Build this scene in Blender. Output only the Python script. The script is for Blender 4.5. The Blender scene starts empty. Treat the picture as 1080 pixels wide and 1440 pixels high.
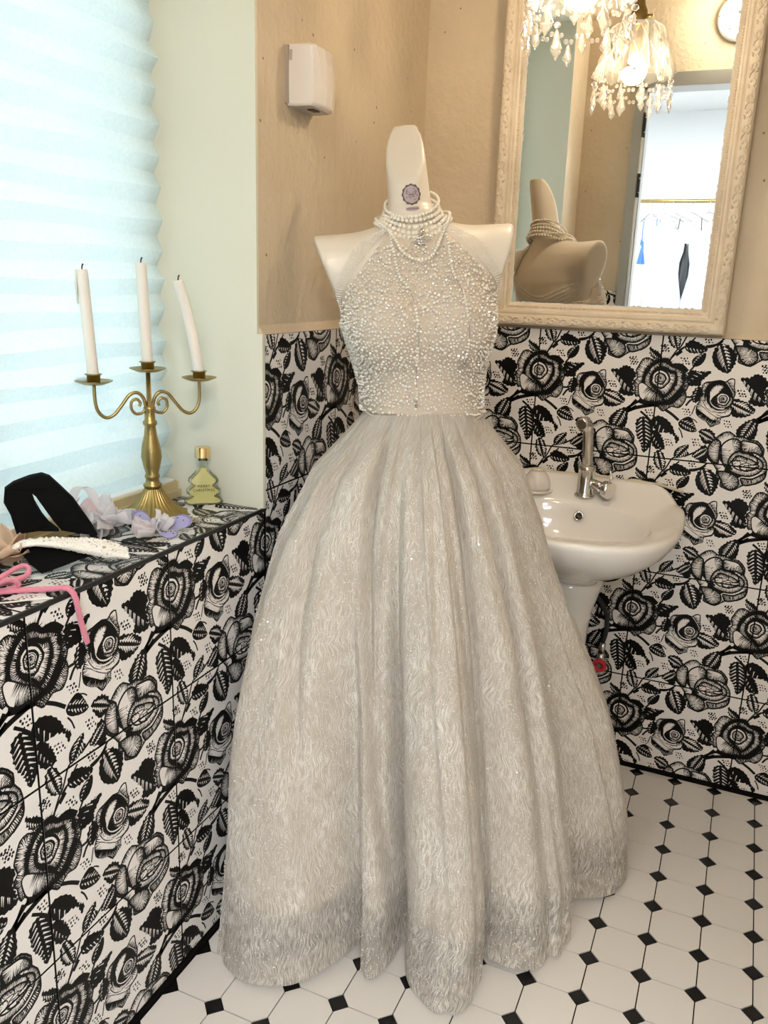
import bpy, bmesh, math, random
import numpy as np
from mathutils import Vector, Matrix
from mathutils.geometry import tessellate_polygon

# ------------------------------------------------------------------ camera
SC = bpy.context.scene
COL = SC.collection
PI = math.pi
CAM_POS = (0.8313, -2.1405, 1.2723)
YAW, PITCH, ROLL, FPX = 0.4041, 0.2722, 0.035, 1165.33
_F = Vector((-math.sin(YAW)*math.cos(PITCH), math.cos(YAW)*math.cos(PITCH), -math.sin(PITCH)))
_R = Vector((math.cos(YAW), math.sin(YAW), 0)); _U = _R.cross(_F)
_R2 = _R*math.cos(ROLL)+_U*math.sin(ROLL); _U2 = -_R*math.sin(ROLL)+_U*math.cos(ROLL)
cam_data = bpy.data.cameras.new('camera'); cam = bpy.data.objects.new('camera', cam_data); COL.objects.link(cam)
cam_data.sensor_fit = 'VERTICAL'; cam_data.sensor_height = 36.0; cam_data.lens = 36.0*FPX/1440.0
cam_data.clip_start = 0.02; cam_data.clip_end = 60
mw = Matrix((( _R2.x, _U2.x, -_F.x, CAM_POS[0]), (_R2.y, _U2.y, -_F.y, CAM_POS[1]), (_R2.z, _U2.z, -_F.z, CAM_POS[2]), (0, 0, 0, 1)))
cam.matrix_world = mw
SC.camera = cam

# ------------------------------------------------------------------ world, daylight, exposure
world = bpy.data.worlds.new('world'); SC.world = world; world.use_nodes = True
bg = world.node_tree.nodes['Background']; bg.inputs[0].default_value = (0.80, 0.95, 1.0, 1); bg.inputs[1].default_value = 1.45
SC.view_settings.view_transform = 'Standard'; SC.view_settings.look = 'None'
SC.view_settings.gamma = 1.0; SC.view_settings.use_curve_mapping = False
SC.view_settings.exposure = 0.68
SC.cycles.use_denoising = True
SC.cycles.use_adaptive_sampling = True; SC.cycles.adaptive_threshold = 0.02
SC.cycles.max_bounces = 9; SC.cycles.diffuse_bounces = 4; SC.cycles.glossy_bounces = 5
SC.cycles.transmission_bounces = 8; SC.cycles.transparent_max_bounces = 24
SC.cycles.caustics_reflective = False; SC.cycles.caustics_refractive = False
SC.cycles.sample_clamp_indirect = 6.0
BULB_STRENGTH = 75.0
CAGE_STRENGTH = 90.0
PANEL_STRENGTH = 26.0

# ------------------------------------------------------------------ helpers
rnd = random.Random(7)
nrng = np.random.default_rng(11)

def tag(o, label=None, cat=None, group=None, kind=None):
    if label: o['label'] = label
    if cat: o['category'] = cat
    if group: o['group'] = group
    if kind: o['kind'] = kind
    return o

def empty(name, loc=(0, 0, 0), rz=0.0, label=None, cat=None, group=None, kind=None):
    o = bpy.data.objects.new(name, None); COL.objects.link(o)
    o.location = loc; o.rotation_euler = (0, 0, rz); o.empty_display_size = 0.05
    return tag(o, label, cat, group, kind)

def link(name, me, parent=None, loc=None, rot=None):
    o = bpy.data.objects.new(name, me); COL.objects.link(o)
    if parent: o.parent = parent
    if loc is not None: o.location = loc
    if rot is not None: o.rotation_euler = rot
    return o

class MB:
    """collects shapes of ONE object and links them as one mesh"""
    def __init__(s): s.v = []; s.f = []; s.m = []; s.sm = []
    def add(s, vs, fs, mi=0, smooth=False):
        b = len(s.v); s.v.extend([tuple(map(float, q)) for q in vs])
        for f in fs: s.f.append([b+i for i in f]); s.m.append(mi); s.sm.append(smooth)
        return s
    def box(s, x0, y0, z0, x1, y1, z1, mi=0):
        vs = [(x, y, z) for z in (z0, z1) for y in (y0, y1) for x in (x0, x1)]
        return s.add(vs, [(0, 2, 3, 1), (4, 5, 7, 6), (0, 1, 5, 4), (2, 6, 7, 3), (0, 4, 6, 2), (1, 3, 7, 5)], mi)
    def rings(s, rings, closed=True, cap0=True, cap1=True, mi=0, smooth=True):
        n = len(rings[0]); vs = [q for r in rings for q in r]; fs = []
        for i in range(len(rings)-1):
            for j in range(n if closed else n-1):
                k = (j+1) % n
                fs.append((i*n+j, i*n+k, (i+1)*n+k, (i+1)*n+j))
        b = len(s.v); s.add(vs, fs, mi, smooth)
        if cap0: s.f.append([b+j for j in range(n)][::-1]); s.m.append(mi); s.sm.append(False)
        if cap1: s.f.append([b+(len(rings)-1)*n+j for j in range(n)]); s.m.append(mi); s.sm.append(False)
        return s
    def lathe(s, prof, n=24, c=(0, 0, 0), mi=0, smooth=True, cap=True, flute=None):
        rs = []
        for k, (r, z) in enumerate(prof):
            ring = []
            for j in range(n):
                a = 2*PI*j/n; rr = r if not flute else r*(1+flute[0][k]*math.cos(flute[1]*a))
                ring.append((c[0]+rr*math.cos(a), c[1]+rr*math.sin(a), c[2]+z))
            rs.append(ring)
        return s.rings(rs, True, cap, cap, mi, smooth)
    def tube(s, pts, r, n=8, mi=0, smooth=True, cap=True, flat=None):
        pts = [Vector(q) for q in pts]; rs = []; up = Vector((0, 0, 1))
        prev = None
        for i, q in enumerate(pts):
            t = (pts[min(i+1, len(pts)-1)]-pts[max(i-1, 0)]).normalized()
            if prev is None:
                a = up if abs(t.z) < 0.9 else Vector((1, 0, 0)); x = t.cross(a).normalized()
            else:
                x = (prev-t*prev.dot(t)).normalized()
            prev = x; y = t.cross(x)
            rr = r[i] if hasattr(r, '__len__') else r
            fl = flat if flat else 1.0
            rs.append([tuple(q+x*(rr*math.cos(2*PI*j/n))+y*(rr*fl*math.sin(2*PI*j/n))) for j in range(n)])
        return s.rings(rs, True, cap, cap, mi, smooth)
    def sphere(s, c, r, nu=10, nv=6, mi=0, smooth=True, sc=(1, 1, 1)):
        vs = [(c[0], c[1], c[2]+r*sc[2])]
        for i in range(1, nv):
            p = PI*i/nv
            for j in range(nu):
                a = 2*PI*j/nu
                vs.append((c[0]+r*sc[0]*math.sin(p)*math.cos(a), c[1]+r*sc[1]*math.sin(p)*math.sin(a), c[2]+r*sc[2]*math.cos(p)))
        vs.append((c[0], c[1], c[2]-r*sc[2])); fs = []
        for j in range(nu): fs.append((0, 1+j, 1+(j+1) % nu))
        for i in range(nv-2):
            for j in range(nu):
                a = 1+i*nu+j; b = 1+i*nu+(j+1) % nu
                fs.append((a, a+nu, b+nu, b))
        l = len(vs)-1; q = 1+(nv-2)*nu
        for j in range(nu): fs.append((l, q+(j+1) % nu, q+j))
        return s.add(vs, fs, mi, smooth)
    def grid(s, fn, nu, nv, mi=0, smooth=True, wrap=False):
        vs = [fn(i/(nu if wrap else nu-1), j/(nv-1)) for j in range(nv) for i in range(nu)]; fs = []
        for j in range(nv-1):
            for i in range(nu if wrap else nu-1):
                k = (i+1) % nu
                fs.append((j*nu+i, j*nu+k, (j+1)*nu+k, (j+1)*nu+i))
        return s.add(vs, fs, mi, smooth)
    def prism(s, poly, fn0, fn1, mi=0):
        """outline extruded between two maps of 2-D points"""
        n = len(poly); a = [fn0(q) for q in poly]; b = [fn1(q) for q in poly]
        tri = tessellate_polygon([[Vector((q[0], q[1], 0)) for q in poly]])
        fs = [tuple(t) for t in tri]+[tuple(n+i for i in reversed(t)) for t in tri]
        fs += [(j, (j+1) % n, n+(j+1) % n, n+j) for j in range(n)]
        return s.add(a+b, fs, mi, False)
    def mesh(s, name, mats):
        me = bpy.data.meshes.new(name); me.from_pydata(s.v, [], s.f)
        for m in (mats if isinstance(mats, (list, tuple)) else [mats]): me.materials.append(m)
        me.polygons.foreach_set('material_index', s.m); me.polygons.foreach_set('use_smooth', s.sm)
        me.update(); return me
    def build(s, name, mats, parent=None, loc=None, rot=None):
        return link(name, s.mesh(name, mats), parent, loc, rot)

def np_mesh(name, V, F, mats, smooth=True):
    me = bpy.data.meshes.new(name); me.from_pydata(V.tolist() if hasattr(V, 'tolist') else V, [], F.tolist() if hasattr(F, 'tolist') else F)
    for m in (mats if isinstance(mats, (list, tuple)) else [mats]): me.materials.append(m)
    me.polygons.foreach_set('use_smooth', [smooth]*len(me.polygons)); me.update(); return me

def surface_nets(f, lo, hi, h):
    n = [int(math.ceil((hi[i]-lo[i])/h))+1 for i in range(3)]
    ax = [lo[i]+h*np.arange(n[i]) for i in range(3)]
    X, Y, Z = np.meshgrid(*ax, indexing='ij'); D = f(X, Y, Z); S = D < 0
    cn = [k-1 for k in n]; cnt = np.zeros(cn); acc = np.zeros(cn+[3])
    offs = [(i, j, k) for i in (0, 1) for j in (0, 1) for k in (0, 1)]
    sl = lambda o: tuple(slice(o[a], o[a]+cn[a]) for a in range(3))
    for o in offs:
        for a in range(3):
            if o[a] == 0:
                q = list(o); q[a] = 1
                d0 = D[sl(o)]; d1 = D[sl(q)]; ch = (d0 < 0) != (d1 < 0)
                t = np.where(ch, d0/np.where(ch, d0-d1, 1), 0)
                for b in range(3):
                    val = o[b]+(t if b == a else 0)
                    acc[..., b] += np.where(ch, val, 0)
                cnt += ch
    act = cnt > 0; idx = -np.ones(cn, int); idx[act] = np.arange(act.sum())
    I = np.argwhere(act); V = (I+acc[act]/cnt[act][:, None])*h+np.array(lo)
    F = []
    for a in range(3):
        b, c = (a+1) % 3, (a+2) % 3
        s0 = [slice(None)]*3; s1 = [slice(None)]*3
        s0[a] = slice(0, n[a]-1); s1[a] = slice(1, n[a])
        ch = S[tuple(s0)] != S[tuple(s1)]
        E_ = np.argwhere(ch)
        E_ = E_[(E_[:, b] > 0) & (E_[:, c] > 0) & (E_[:, b] < n[b]-1) & (E_[:, c] < n[c]-1)]
        inside = S[tuple(E_.T)]
        def at(db, dc):
            q = E_.copy(); q[:, b] += db; q[:, c] += dc; return idx[tuple(q.T)]
        Q = np.stack([at(-1, -1), at(0, -1), at(0, 0), at(-1, 0)], 1)
        Q[~inside] = Q[~inside][:, ::-1]
        F.append(Q)
    return V, np.concatenate(F)

def smin(a, b, k):
    h = np.clip(0.5+0.5*(b-a)/k, 0, 1); return b+(a-b)*h-k*h*(1-h)

def catmull(pts, n=4, closed=False):
    P = [Vector(q) for q in pts]; out = []; N = len(P)
    for i in range(N if closed else N-1):
        if closed: a, b, c, d = P[(i-1) % N], P[i], P[(i+1) % N], P[(i+2) % N]
        else: a, b, c, d = P[max(i-1, 0)], P[i], P[i+1], P[min(i+2, N-1)]
        for k in range(n):
            t = k/n
            out.append(0.5*((2*b)+(c-a)*t+(2*a-5*b+4*c-d)*t*t+(3*b-a-3*c+d)*t**3))
    if not closed: out.append(P[-1])
    return out

def sstep(a, b, x):
    t = min(1, max(0, (x-a)/(b-a))); return t*t*(3-2*t)

# ------------------------------------------------------------------ materials
def mat(name, col, rough=0.5, metal=0.0, spec=0.5, noise=None, bump=None, sheen=0.0, coat=0.0, trans=0.0, ior=1.45, alpha=1.0, emit=None, sss=0.0):
    """noise = (scale, second colour, low, high); bump = (scale, strength, distance)"""
    m = bpy.data.materials.new(name); m.use_nodes = True; nt = m.node_tree; b = nt.nodes['Principled BSDF']
    b.inputs['Base Color'].default_value = (*col, 1); b.inputs['Roughness'].default_value = rough; b.inputs['Metallic'].default_value = metal
    b.inputs['Specular IOR Level'].default_value = spec; b.inputs['Sheen Weight'].default_value = sheen; b.inputs['Coat Weight'].default_value = coat
    b.inputs['Transmission Weight'].default_value = trans; b.inputs['IOR'].default_value = ior; b.inputs['Alpha'].default_value = alpha
    if sss: b.inputs['Subsurface Weight'].default_value = sss; b.inputs['Subsurface Scale'].default_value = 0.01
    if emit: b.inputs['Emission Color'].default_value = (*emit[0], 1); b.inputs['Emission Strength'].default_value = emit[1]
    if noise or bump:
        tc = nt.nodes.new('ShaderNodeTexCoord')
    if noise:
        n = nt.nodes.new('ShaderNodeTexNoise'); n.inputs['Scale'].default_value = noise[0]; n.inputs['Detail'].default_value = 5
        r = nt.nodes.new('ShaderNodeValToRGB'); r.color_ramp.elements[0].position = noise[2]; r.color_ramp.elements[1].position = noise[3]
        r.color_ramp.elements[0].color = (*col, 1); r.color_ramp.elements[1].color = (*noise[1], 1)
        nt.links.new(tc.outputs['Object'], n.inputs['Vector']); nt.links.new(n.outputs['Fac'], r.inputs['Fac']); nt.links.new(r.outputs['Color'], b.inputs['Base Color'])
    if bump:
        n = nt.nodes.new('ShaderNodeTexNoise'); n.inputs['Scale'].default_value = bump[0]; n.inputs['Detail'].default_value = 4
        u = nt.nodes.new('ShaderNodeBump'); u.inputs['Strength'].default_value = bump[1]; u.inputs['Distance'].default_value = bump[2]
        nt.links.new(tc.outputs['Object'], n.inputs['Vector']); nt.links.new(n.outputs['Fac'], u.inputs['Height']); nt.links.new(u.outputs['Normal'], b.inputs['Normal'])
    return m

def thin_glass(name, col=(1, 1, 1), gloss=0.25, rough=0.02):
    """clear glass that lets lamp light through: transparent + mirror-like by Fresnel"""
    m = bpy.data.materials.new(name); m.use_nodes = True; nt = m.node_tree; nt.nodes.clear()
    out = nt.nodes.new('ShaderNodeOutputMaterial'); mx = nt.nodes.new('ShaderNodeMixShader')
    t = nt.nodes.new('ShaderNodeBsdfTransparent'); t.inputs[0].default_value = (*col, 1)
    g = nt.nodes.new('ShaderNodeBsdfGlossy'); g.inputs['Roughness'].default_value = rough
    lw = nt.nodes.new('ShaderNodeLayerWeight'); lw.inputs['Blend'].default_value = gloss
    nt.links.new(lw.outputs['Fresnel'], mx.inputs[0]); nt.links.new(t.outputs[0], mx.inputs[1]); nt.links.new(g.outputs[0], mx.inputs[2])
    nt.links.new(mx.outputs[0], out.inputs[0]); return m

def translucent(name, col, frac=0.5, noise=None, alpha=0.0):
    m = bpy.data.materials.new(name); m.use_nodes = True; nt = m.node_tree; nt.nodes.clear()
    out = nt.nodes.new('ShaderNodeOutputMaterial'); mx = nt.nodes.new('ShaderNodeMixShader'); mx.inputs[0].default_value = frac
    d = nt.nodes.new('ShaderNodeBsdfDiffuse'); t = nt.nodes.new('ShaderNodeBsdfTranslucent')
    d.inputs[0].default_value = t.inputs[0].default_value = (*col, 1)
    if noise:
        tc = nt.nodes.new('ShaderNodeTexCoord'); n = nt.nodes.new('ShaderNodeTexNoise'); n.inputs['Scale'].default_value = noise[0]; n.inputs['Detail'].default_value = 6
        r = nt.nodes.new('ShaderNodeValToRGB'); r.color_ramp.elements[0].color = (*noise[1], 1); r.color_ramp.elements[1].color = (*col, 1)
        r.color_ramp.elements[0].position = 0.3; r.color_ramp.elements[1].position = 0.7
        nt.links.new(tc.outputs['Object'], n.inputs['Vector']); nt.links.new(n.outputs['Fac'], r.inputs['Fac'])
        nt.links.new(r.outputs[0], d.inputs[0]); nt.links.new(r.outputs[0], t.inputs[0])
    nt.links.new(d.outputs[0], mx.inputs[1]); nt.links.new(t.outputs[0], mx.inputs[2]); last = mx
    if alpha:
        tr = nt.nodes.new('ShaderNodeBsdfTransparent'); m2 = nt.nodes.new('ShaderNodeMixShader'); m2.inputs[0].default_value = alpha
        nt.links.new(mx.outputs[0], m2.inputs[1]); nt.links.new(tr.outputs[0], m2.inputs[2]); last = m2
    nt.links.new(last.outputs[0], out.inputs[0]); return m

M = {}
M['plaster'] = mat('beige_plaster', (0.61, 0.505, 0.365), 0.55, noise=(6, (0.67, 0.565, 0.42), 0.3, 0.7), bump=(48, 0.6, 0.006))
def plaster_pits(m):
    nt = m.node_tree; b = nt.nodes['Principled BSDF']; src = b.inputs['Base Color'].links[0].from_socket
    tc = nt.nodes.new('ShaderNodeTexCoord'); v = nt.nodes.new('ShaderNodeTexVoronoi'); v.inputs['Scale'].default_value = 26
    v2 = nt.nodes.new('ShaderNodeTexNoise'); v2.inputs['Scale'].default_value = 9
    lt = nt.nodes.new('ShaderNodeMath'); lt.operation = 'LESS_THAN'; lt.inputs[1].default_value = 0.075
    gt = nt.nodes.new('ShaderNodeMath'); gt.operation = 'GREATER_THAN'; gt.inputs[1].default_value = 0.53
    mu = nt.nodes.new('ShaderNodeMath'); mu.operation = 'MULTIPLY'
    mx = nt.nodes.new('ShaderNodeMix'); mx.data_type = 'RGBA'; mx.inputs['B'].default_value = (0.26, 0.18, 0.11, 1)
    nt.links.new(tc.outputs['Object'], v.inputs['Vector']); nt.links.new(tc.outputs['Object'], v2.inputs['Vector'])
    nt.links.new(v.outputs['Distance'], lt.inputs[0]); nt.links.new(v2.outputs['Fac'], gt.inputs[0])
    nt.links.new(lt.outputs[0], mu.inputs[0]); nt.links.new(gt.outputs[0], mu.inputs[1])
    nt.links.new(mu.outputs[0], mx.inputs['Factor']); nt.links.new(src, mx.inputs['A']); nt.links.new(mx.outputs['Result'], b.inputs['Base Color'])
plaster_pits(M['plaster'])
M['reveal'] = mat('cream_paint', (0.71, 0.69, 0.575), 0.5, bump=(30, 0.1, 0.003))
M['tile'] = mat('white_glazed_tile', (0.80, 0.765, 0.74), 0.22, spec=0.4)
M['ink'] = mat('black_tile_print', (0.006, 0.0055, 0.005), 0.35, spec=0.12)
M['grout'] = mat('dark_grout', (0.006, 0.0055, 0.005), 0.9, spec=0.1)
M['octagon'] = mat('white_floor_tile', (0.80, 0.755, 0.71), 0.22, spec=0.4, noise=(4, (0.75, 0.70, 0.65), 0.35, 0.8))
M['diamond'] = mat('black_floor_tile', (0.012, 0.011, 0.011), 0.2)
M['ceiling'] = mat('white_ceiling', (0.72, 0.68, 0.60), 0.8)
M['white_wall'] = mat('white_paint', (0.86, 0.87, 0.87), 0.7)
M['porcelain'] = mat('white_porcelain', (0.88, 0.85, 0.81), 0.08, coat=0.4)
M['chrome'] = mat('chrome', (0.72, 0.71, 0.70), 0.12, metal=1.0)
M['brass'] = mat('antique_brass', (0.40, 0.30, 0.12), 0.38, metal=1.0, noise=(40, (0.33, 0.245, 0.10), 0.4, 0.7))
M['gold'] = mat('polished_gold', (0.85, 0.62, 0.30), 0.12, metal=1.0)
M['wax'] = mat('white_wax', (0.78, 0.75, 0.70), 0.45, sss=0.3)
M['black'] = mat('black_metal', (0.012, 0.012, 0.012), 0.45)
M['wood'] = mat('cream_wood', (0.62, 0.53, 0.30), 0.45, noise=(14, (0.54, 0.44, 0.24), 0.35, 0.7))
M['plastic'] = mat('white_plastic', (0.80, 0.74, 0.69), 0.16, coat=0.3)
M['frame'] = mat('cream_frame_paint', (0.74, 0.645, 0.51), 0.38, noise=(30, (0.66, 0.555, 0.42), 0.35, 0.75))
M['mirror'] = mat('mirror_silver', (0.93, 0.94, 0.93), 0.0, metal=1.0)
M['grey_frame'] = mat('grey_door_frame', (0.36, 0.36, 0.34), 0.35, metal=0.3)
M['pearl'] = mat('pearl', (0.84, 0.79, 0.70), 0.16, coat=0.6, sheen=0.2)
M['velvet'] = mat('black_velvet', (0.004, 0.004, 0.004), 0.9, spec=0.1)
M['pink'] = mat('pink_velvet', (0.68, 0.22, 0.30), 0.75, sheen=0.3, bump=(250, 0.5, 0.002))
M['tan'] = mat('tan_leather', (0.55, 0.38, 0.20), 0.6)
M['mannequin'] = mat('cream_mannequin', (0.74, 0.675, 0.585), 0.32, coat=0.12)
M['crystal'] = thin_glass('clear_crystal', (0.97, 0.95, 0.92), 0.35)
M['shade'] = thin_glass('cut_glass', (0.95, 0.92, 0.88), 0.3)
def frosted(m, col, fac):
    nt = m.node_tree; out = nt.nodes['Material Output']; src = out.inputs[0].links[0].from_socket
    t = nt.nodes.new('ShaderNodeBsdfTranslucent'); t.inputs[0].default_value = (*col, 1); d = nt.nodes.new('ShaderNodeBsdfDiffuse'); d.inputs[0].default_value = (*col, 1)
    a = nt.nodes.new('ShaderNodeMixShader'); a.inputs[0].default_value = .4; nt.links.new(t.outputs[0], a.inputs[1]); nt.links.new(d.outputs[0], a.inputs[2])
    x = nt.nodes.new('ShaderNodeMixShader'); x.inputs[0].default_value = fac; nt.links.new(src, x.inputs[1]); nt.links.new(a.outputs[0], x.inputs[2]); nt.links.new(x.outputs[0], out.inputs[0])
frosted(M['shade'], (.95, .92, .86), .09); frosted(M['crystal'], (.95, .93, .9), .14)
M['pane'] = thin_glass('window_glass', (0.98, 1, 1), 0.1)
M['bead'] = mat('crystal_bead', (0.86, 0.82, 0.76), 0.08, coat=1.0, spec=0.9)
M['silver'] = mat('rhinestone_silver', (0.60, 0.57, 0.54), 0.18, metal=1.0)
PRINT = {'R1o': [(.034,.18),(.07,.19),(.104,.234),(.147,.234),(.19,.257),(.204,.3),(.227,.314),(.24,.397),(.224,.44),(.237,.48),(.22,.537),(.184,.577),(.127,.57),(.07,.614),(.037,.597),(.02,.577),(.027,.554),(-.04,.547),(-.11,.537),(-.14,.507),(-.16,.514),(-.176,.484),(-.18,.43),(-.196,.414),(-.193,.377),(-.17,.354),(-.186,.3),(-.17,.257),(-.14,.197),(-.09,.184),(-.05,.207),(-.016,.19)],
'R1d': [(-.05,.21),(-.01,.194),(.034,.19),(.074,.204),(.094,.237),(.144,.24),(.187,.264),(.2,.304),(.204,.357),(.194,.4),(.207,.43),(.174,.497),(.12,.544),(.064,.56),(.017,.554),(-.08,.52),(-.12,.467),(-.13,.404),(-.123,.34),(-.11,.284),(-.076,.244)],
'R1a': [(-.046,.244),(-.003,.217),(.05,.217),(.087,.244),(.14,.26),(.184,.284),(.18,.327),(.197,.357),(.187,.4),(.157,.444),(.117,.497),(.077,.524),(.04,.487),(-.013,.464),(-.08,.434),(-.106,.39),(-.103,.337),(-.073,.277)],
'R1b': [(-.036,.274),(.0,.247),(.054,.254),(.09,.274),(.127,.284),(.15,.34),(.137,.404),(.114,.45),(.064,.5),(.017,.464),(-.03,.434),(-.066,.384),(-.066,.324)],
'R1c': [(-.026,.294),(.014,.274),(.057,.28),(.094,.3),(.12,.3),(.134,.34),(.117,.397),(.097,.44),(.06,.48),(.02,.447),(-.02,.417),(-.046,.367),(-.046,.317)],
'R1p': [(-.153,.407),(-.123,.387),(-.083,.407),(-.023,.45),(.04,.48),(.067,.534),(.004,.544),(-.08,.544),(-.13,.517),(-.15,.46)],
'R1q': [(.064,.55),(.12,.544),(.174,.487),(.224,.444),(.234,.487),(.22,.537),(.184,.577),(.127,.57),(.07,.614),(.037,.59)],
'R1ctr': [(.02,.354)],
'R2o': [(.34,.374),(.367,.347),(.404,.34),(.47,.324),(.51,.334),(.537,.31),(.577,.31),(.584,.38),(.597,.43),(.584,.474),(.574,.504),(.584,.537),(.584,.587),(.57,.61),(.517,.627),(.514,.67),(.48,.687),(.444,.707),(.407,.667),(.354,.64),(.32,.604),(.317,.537),(.334,.504),(.324,.474),(.35,.45),(.34,.41)],
'R2d': [(.37,.387),(.407,.35),(.474,.334),(.517,.347),(.56,.4),(.584,.467),(.567,.53),(.504,.574),(.444,.554),(.374,.49),(.364,.427)],
'R2a': [(.404,.414),(.447,.364),(.504,.37),(.48,.42),(.437,.464),(.417,.497)],
'R2b': [(.45,.464),(.484,.424),(.534,.424),(.58,.467),(.567,.52),(.517,.547),(.47,.524)],
'R2c': [(.357,.494),(.397,.5),(.444,.557),(.517,.577),(.567,.53),(.584,.54),(.577,.59),(.52,.614),(.457,.594),(.394,.557)],
'R2e': [(.317,.544),(.36,.54),(.427,.59),(.49,.624),(.514,.627),(.487,.66),(.417,.657),(.354,.637)],
'R2s': [(.324,.57),(.39,.607),(.457,.647),(.507,.627),(.51,.667),(.47,.684),(.407,.664),(.354,.64)],
'R2t': [(.34,.377),(.367,.35),(.397,.357),(.374,.4),(.37,.45),(.35,.44)],
'R2u': [(.524,.337),(.544,.314),(.574,.314),(.58,.37),(.594,.42),(.557,.387)],
'R2ctr': [(.51,.474)],
'R3o': [(.487,-.203),(.54,-.26),(.597,-.276),(.644,-.246),(.704,-.246),(.75,-.223),(.807,-.223),(.867,-.16),(.867,-.103),(.897,-.06),(.91,.014),(.9,.084),(.84,.134),(.77,.147),(.724,.174),(.674,.21),(.614,.197),(.574,.177),(.574,.127),(.53,.117),(.534,.05),(.484,-.01),(.447,-.053),(.45,-.136)],
'R3a': [(.54,-.136),(.577,-.2),(.634,-.226),(.687,-.203),(.69,-.13),(.64,-.053),(.62,.017),(.574,.0)],
'R3b': [(.687,-.21),(.75,-.213),(.81,-.2),(.854,-.15),(.854,-.093),(.8,-.116),(.734,-.113),(.697,-.13)],
'R3c': [(.61,-.05),(.66,-.123),(.734,-.12),(.81,-.1),(.874,-.053),(.87,.02),(.79,.077),(.687,.07),(.624,.034)],
'R3d': [(.64,-.046),(.68,-.093),(.747,-.08),(.807,-.06),(.85,-.016),(.797,.027),(.71,.034),(.657,.01)],
'R3e': [(.537,.057),(.624,.05),(.704,.087),(.72,.157),(.66,.204),(.597,.174),(.574,.127)],
'R3f': [(.72,.09),(.807,.084),(.897,.024),(.9,.084),(.827,.137),(.75,.154)],
'R3g': [(.444,-.136),(.487,-.203),(.54,-.186),(.544,-.103),(.544,-.003),(.497,-.013),(.454,-.063)],
'R3ctr': [(.74,-.03)],
'leaf': {'a': [(.227,.28),(.267,.267),(.307,.274),(.394,.264),(.354,.314),(.327,.347),(.327,.38),(.28,.384),(.23,.38)],
'b': [(.58,.474),(.637,.474),(.697,.494),(.757,.547),(.704,.594),(.647,.604),(.59,.594)],
'c': [(.617,.3),(.68,.3),(.724,.264),(.774,.28),(.82,.33),(.797,.394),(.82,.494),(.767,.504),(.697,.484),(.714,.44),(.67,.37)],
'd': [(-.133,.72),(-.096,.674),(-.046,.68),(-.003,.73),(.004,.85),(-.013,.93),(-.053,.964),(-.076,.884),(-.113,.84)],
'e': [(-.01,.677),(.05,.654),(.117,.687),(.164,.747),(.184,.8),(.217,.817),(.2,.867),(.184,.81),(.137,.78),(.054,.787),(.007,.74)],
'f': [(.01,.774),(.067,.8),(.107,.884),(.107,.924),(.034,.914),(.004,.85)],
'g': [(.37,.737),(.427,.727),(.467,.744),(.494,.8),(.46,.83),(.42,.844),(.384,.8)],
'h': [(.77,.607),(.79,.674),(.784,.747),(.74,.79),(.69,.78),(.647,.75),(.65,.697),(.69,.65)],
'i': [(.04,.98),(.07,.934),(.117,.974),(.137,1.047),(.124,1.094),(.08,1.09),(.047,1.037)],
'j': [(.194,.94),(.224,.894),(.3,.864),(.294,.92),(.31,.934),(.274,.967),(.204,.99)],
'k': [(.174,1.077),(.22,1.034),(.284,1.054),(.347,1.097),(.284,1.127),(.2,1.12)],
'l': [(.244,.177),(.29,.137),(.337,.124),(.334,.18),(.3,.224),(.25,.234)],
'm': [(.387,.134),(.41,.074),(.444,.044),(.504,.067),(.547,.104),(.564,.144),(.53,.26),(.464,.254),(.407,.207)],
'n': [(.197,.69),(.254,.64),(.294,.647),(.334,.72),(.344,.75),(.3,.76),(.224,.737)],
'o': [(.334,.947),(.387,.887),(.434,.86),(.45,.99),(.387,.98)],
'p': [(-.096,.104),(-.06,.127),(-.023,.14),(.004,.187),(-.07,.18)],
'q': [(.287,.424),(.324,.39),(.347,.43),(.337,.494),(.3,.517),(.274,.487)]},'stem': [([(.07,.194),(.11,.144),(.164,.094),(.244,.01)],.012),([(.114,.157),(.157,.12)],.018),([(.234,.27),(.254,.244),(.27,.217)],.014),([(.314,.08),(.37,.074),(.417,.05),(.45,.024)],.014),([(.234,.48),(.294,.477)],.016),([(.237,.55),(.267,.504),(.304,.487)],.016),([(-.25,.637),(-.17,.57),(-.12,.54)],.022),([(-.246,.654),(-.146,.6),(.017,.557)],.03),([(-.11,.627),(-.053,.67),(-.013,.71)],.018),([(.074,1.187),(.114,1.117),(.144,1.08),(.18,1.0),(.207,.98)],.012),([(.274,.967),(.35,.924),(.387,.897)],.014),([(.13,1.117),(.164,1.09),(.194,1.087)],.014),([(.327,1.07),(.407,1.05),(.46,1.0)],.014),([(.084,.597),(.14,.63),(.197,.674)],.022),([(.204,.734),(.227,.767),(.244,.814)],.01),([(.284,.647),(.317,.66),(.34,.68)],.008),([(.31,.54),(.29,.617)],.008),([(-.133,.534),(-.046,.554),(.027,.557)],.05),([(.76,.654),(.854,.584)],.02),([(.774,.634),(.847,.534)],.02),([(.107,.234),(.164,.234),(.217,.277)],.03)],
'dots': [(.024,.097),(-.21,.207),(.187,.194),(.784,.22),(.64,.417),(-.043,.63),(.247,.597),(.567,.664),(.14,.86),(.35,.837),(.34,1.017),(.017,1.107)]}
# ------------------------------------------------------------------ the rose print of the wall tiles (flat print, one tile = one repeat)
TS = 0.30                      # tile size
H_TILE, D0, C0 = 1.1691, 0.3329, 0.494
LEDGE = 0.834
Z_BOT = 0.0

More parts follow.
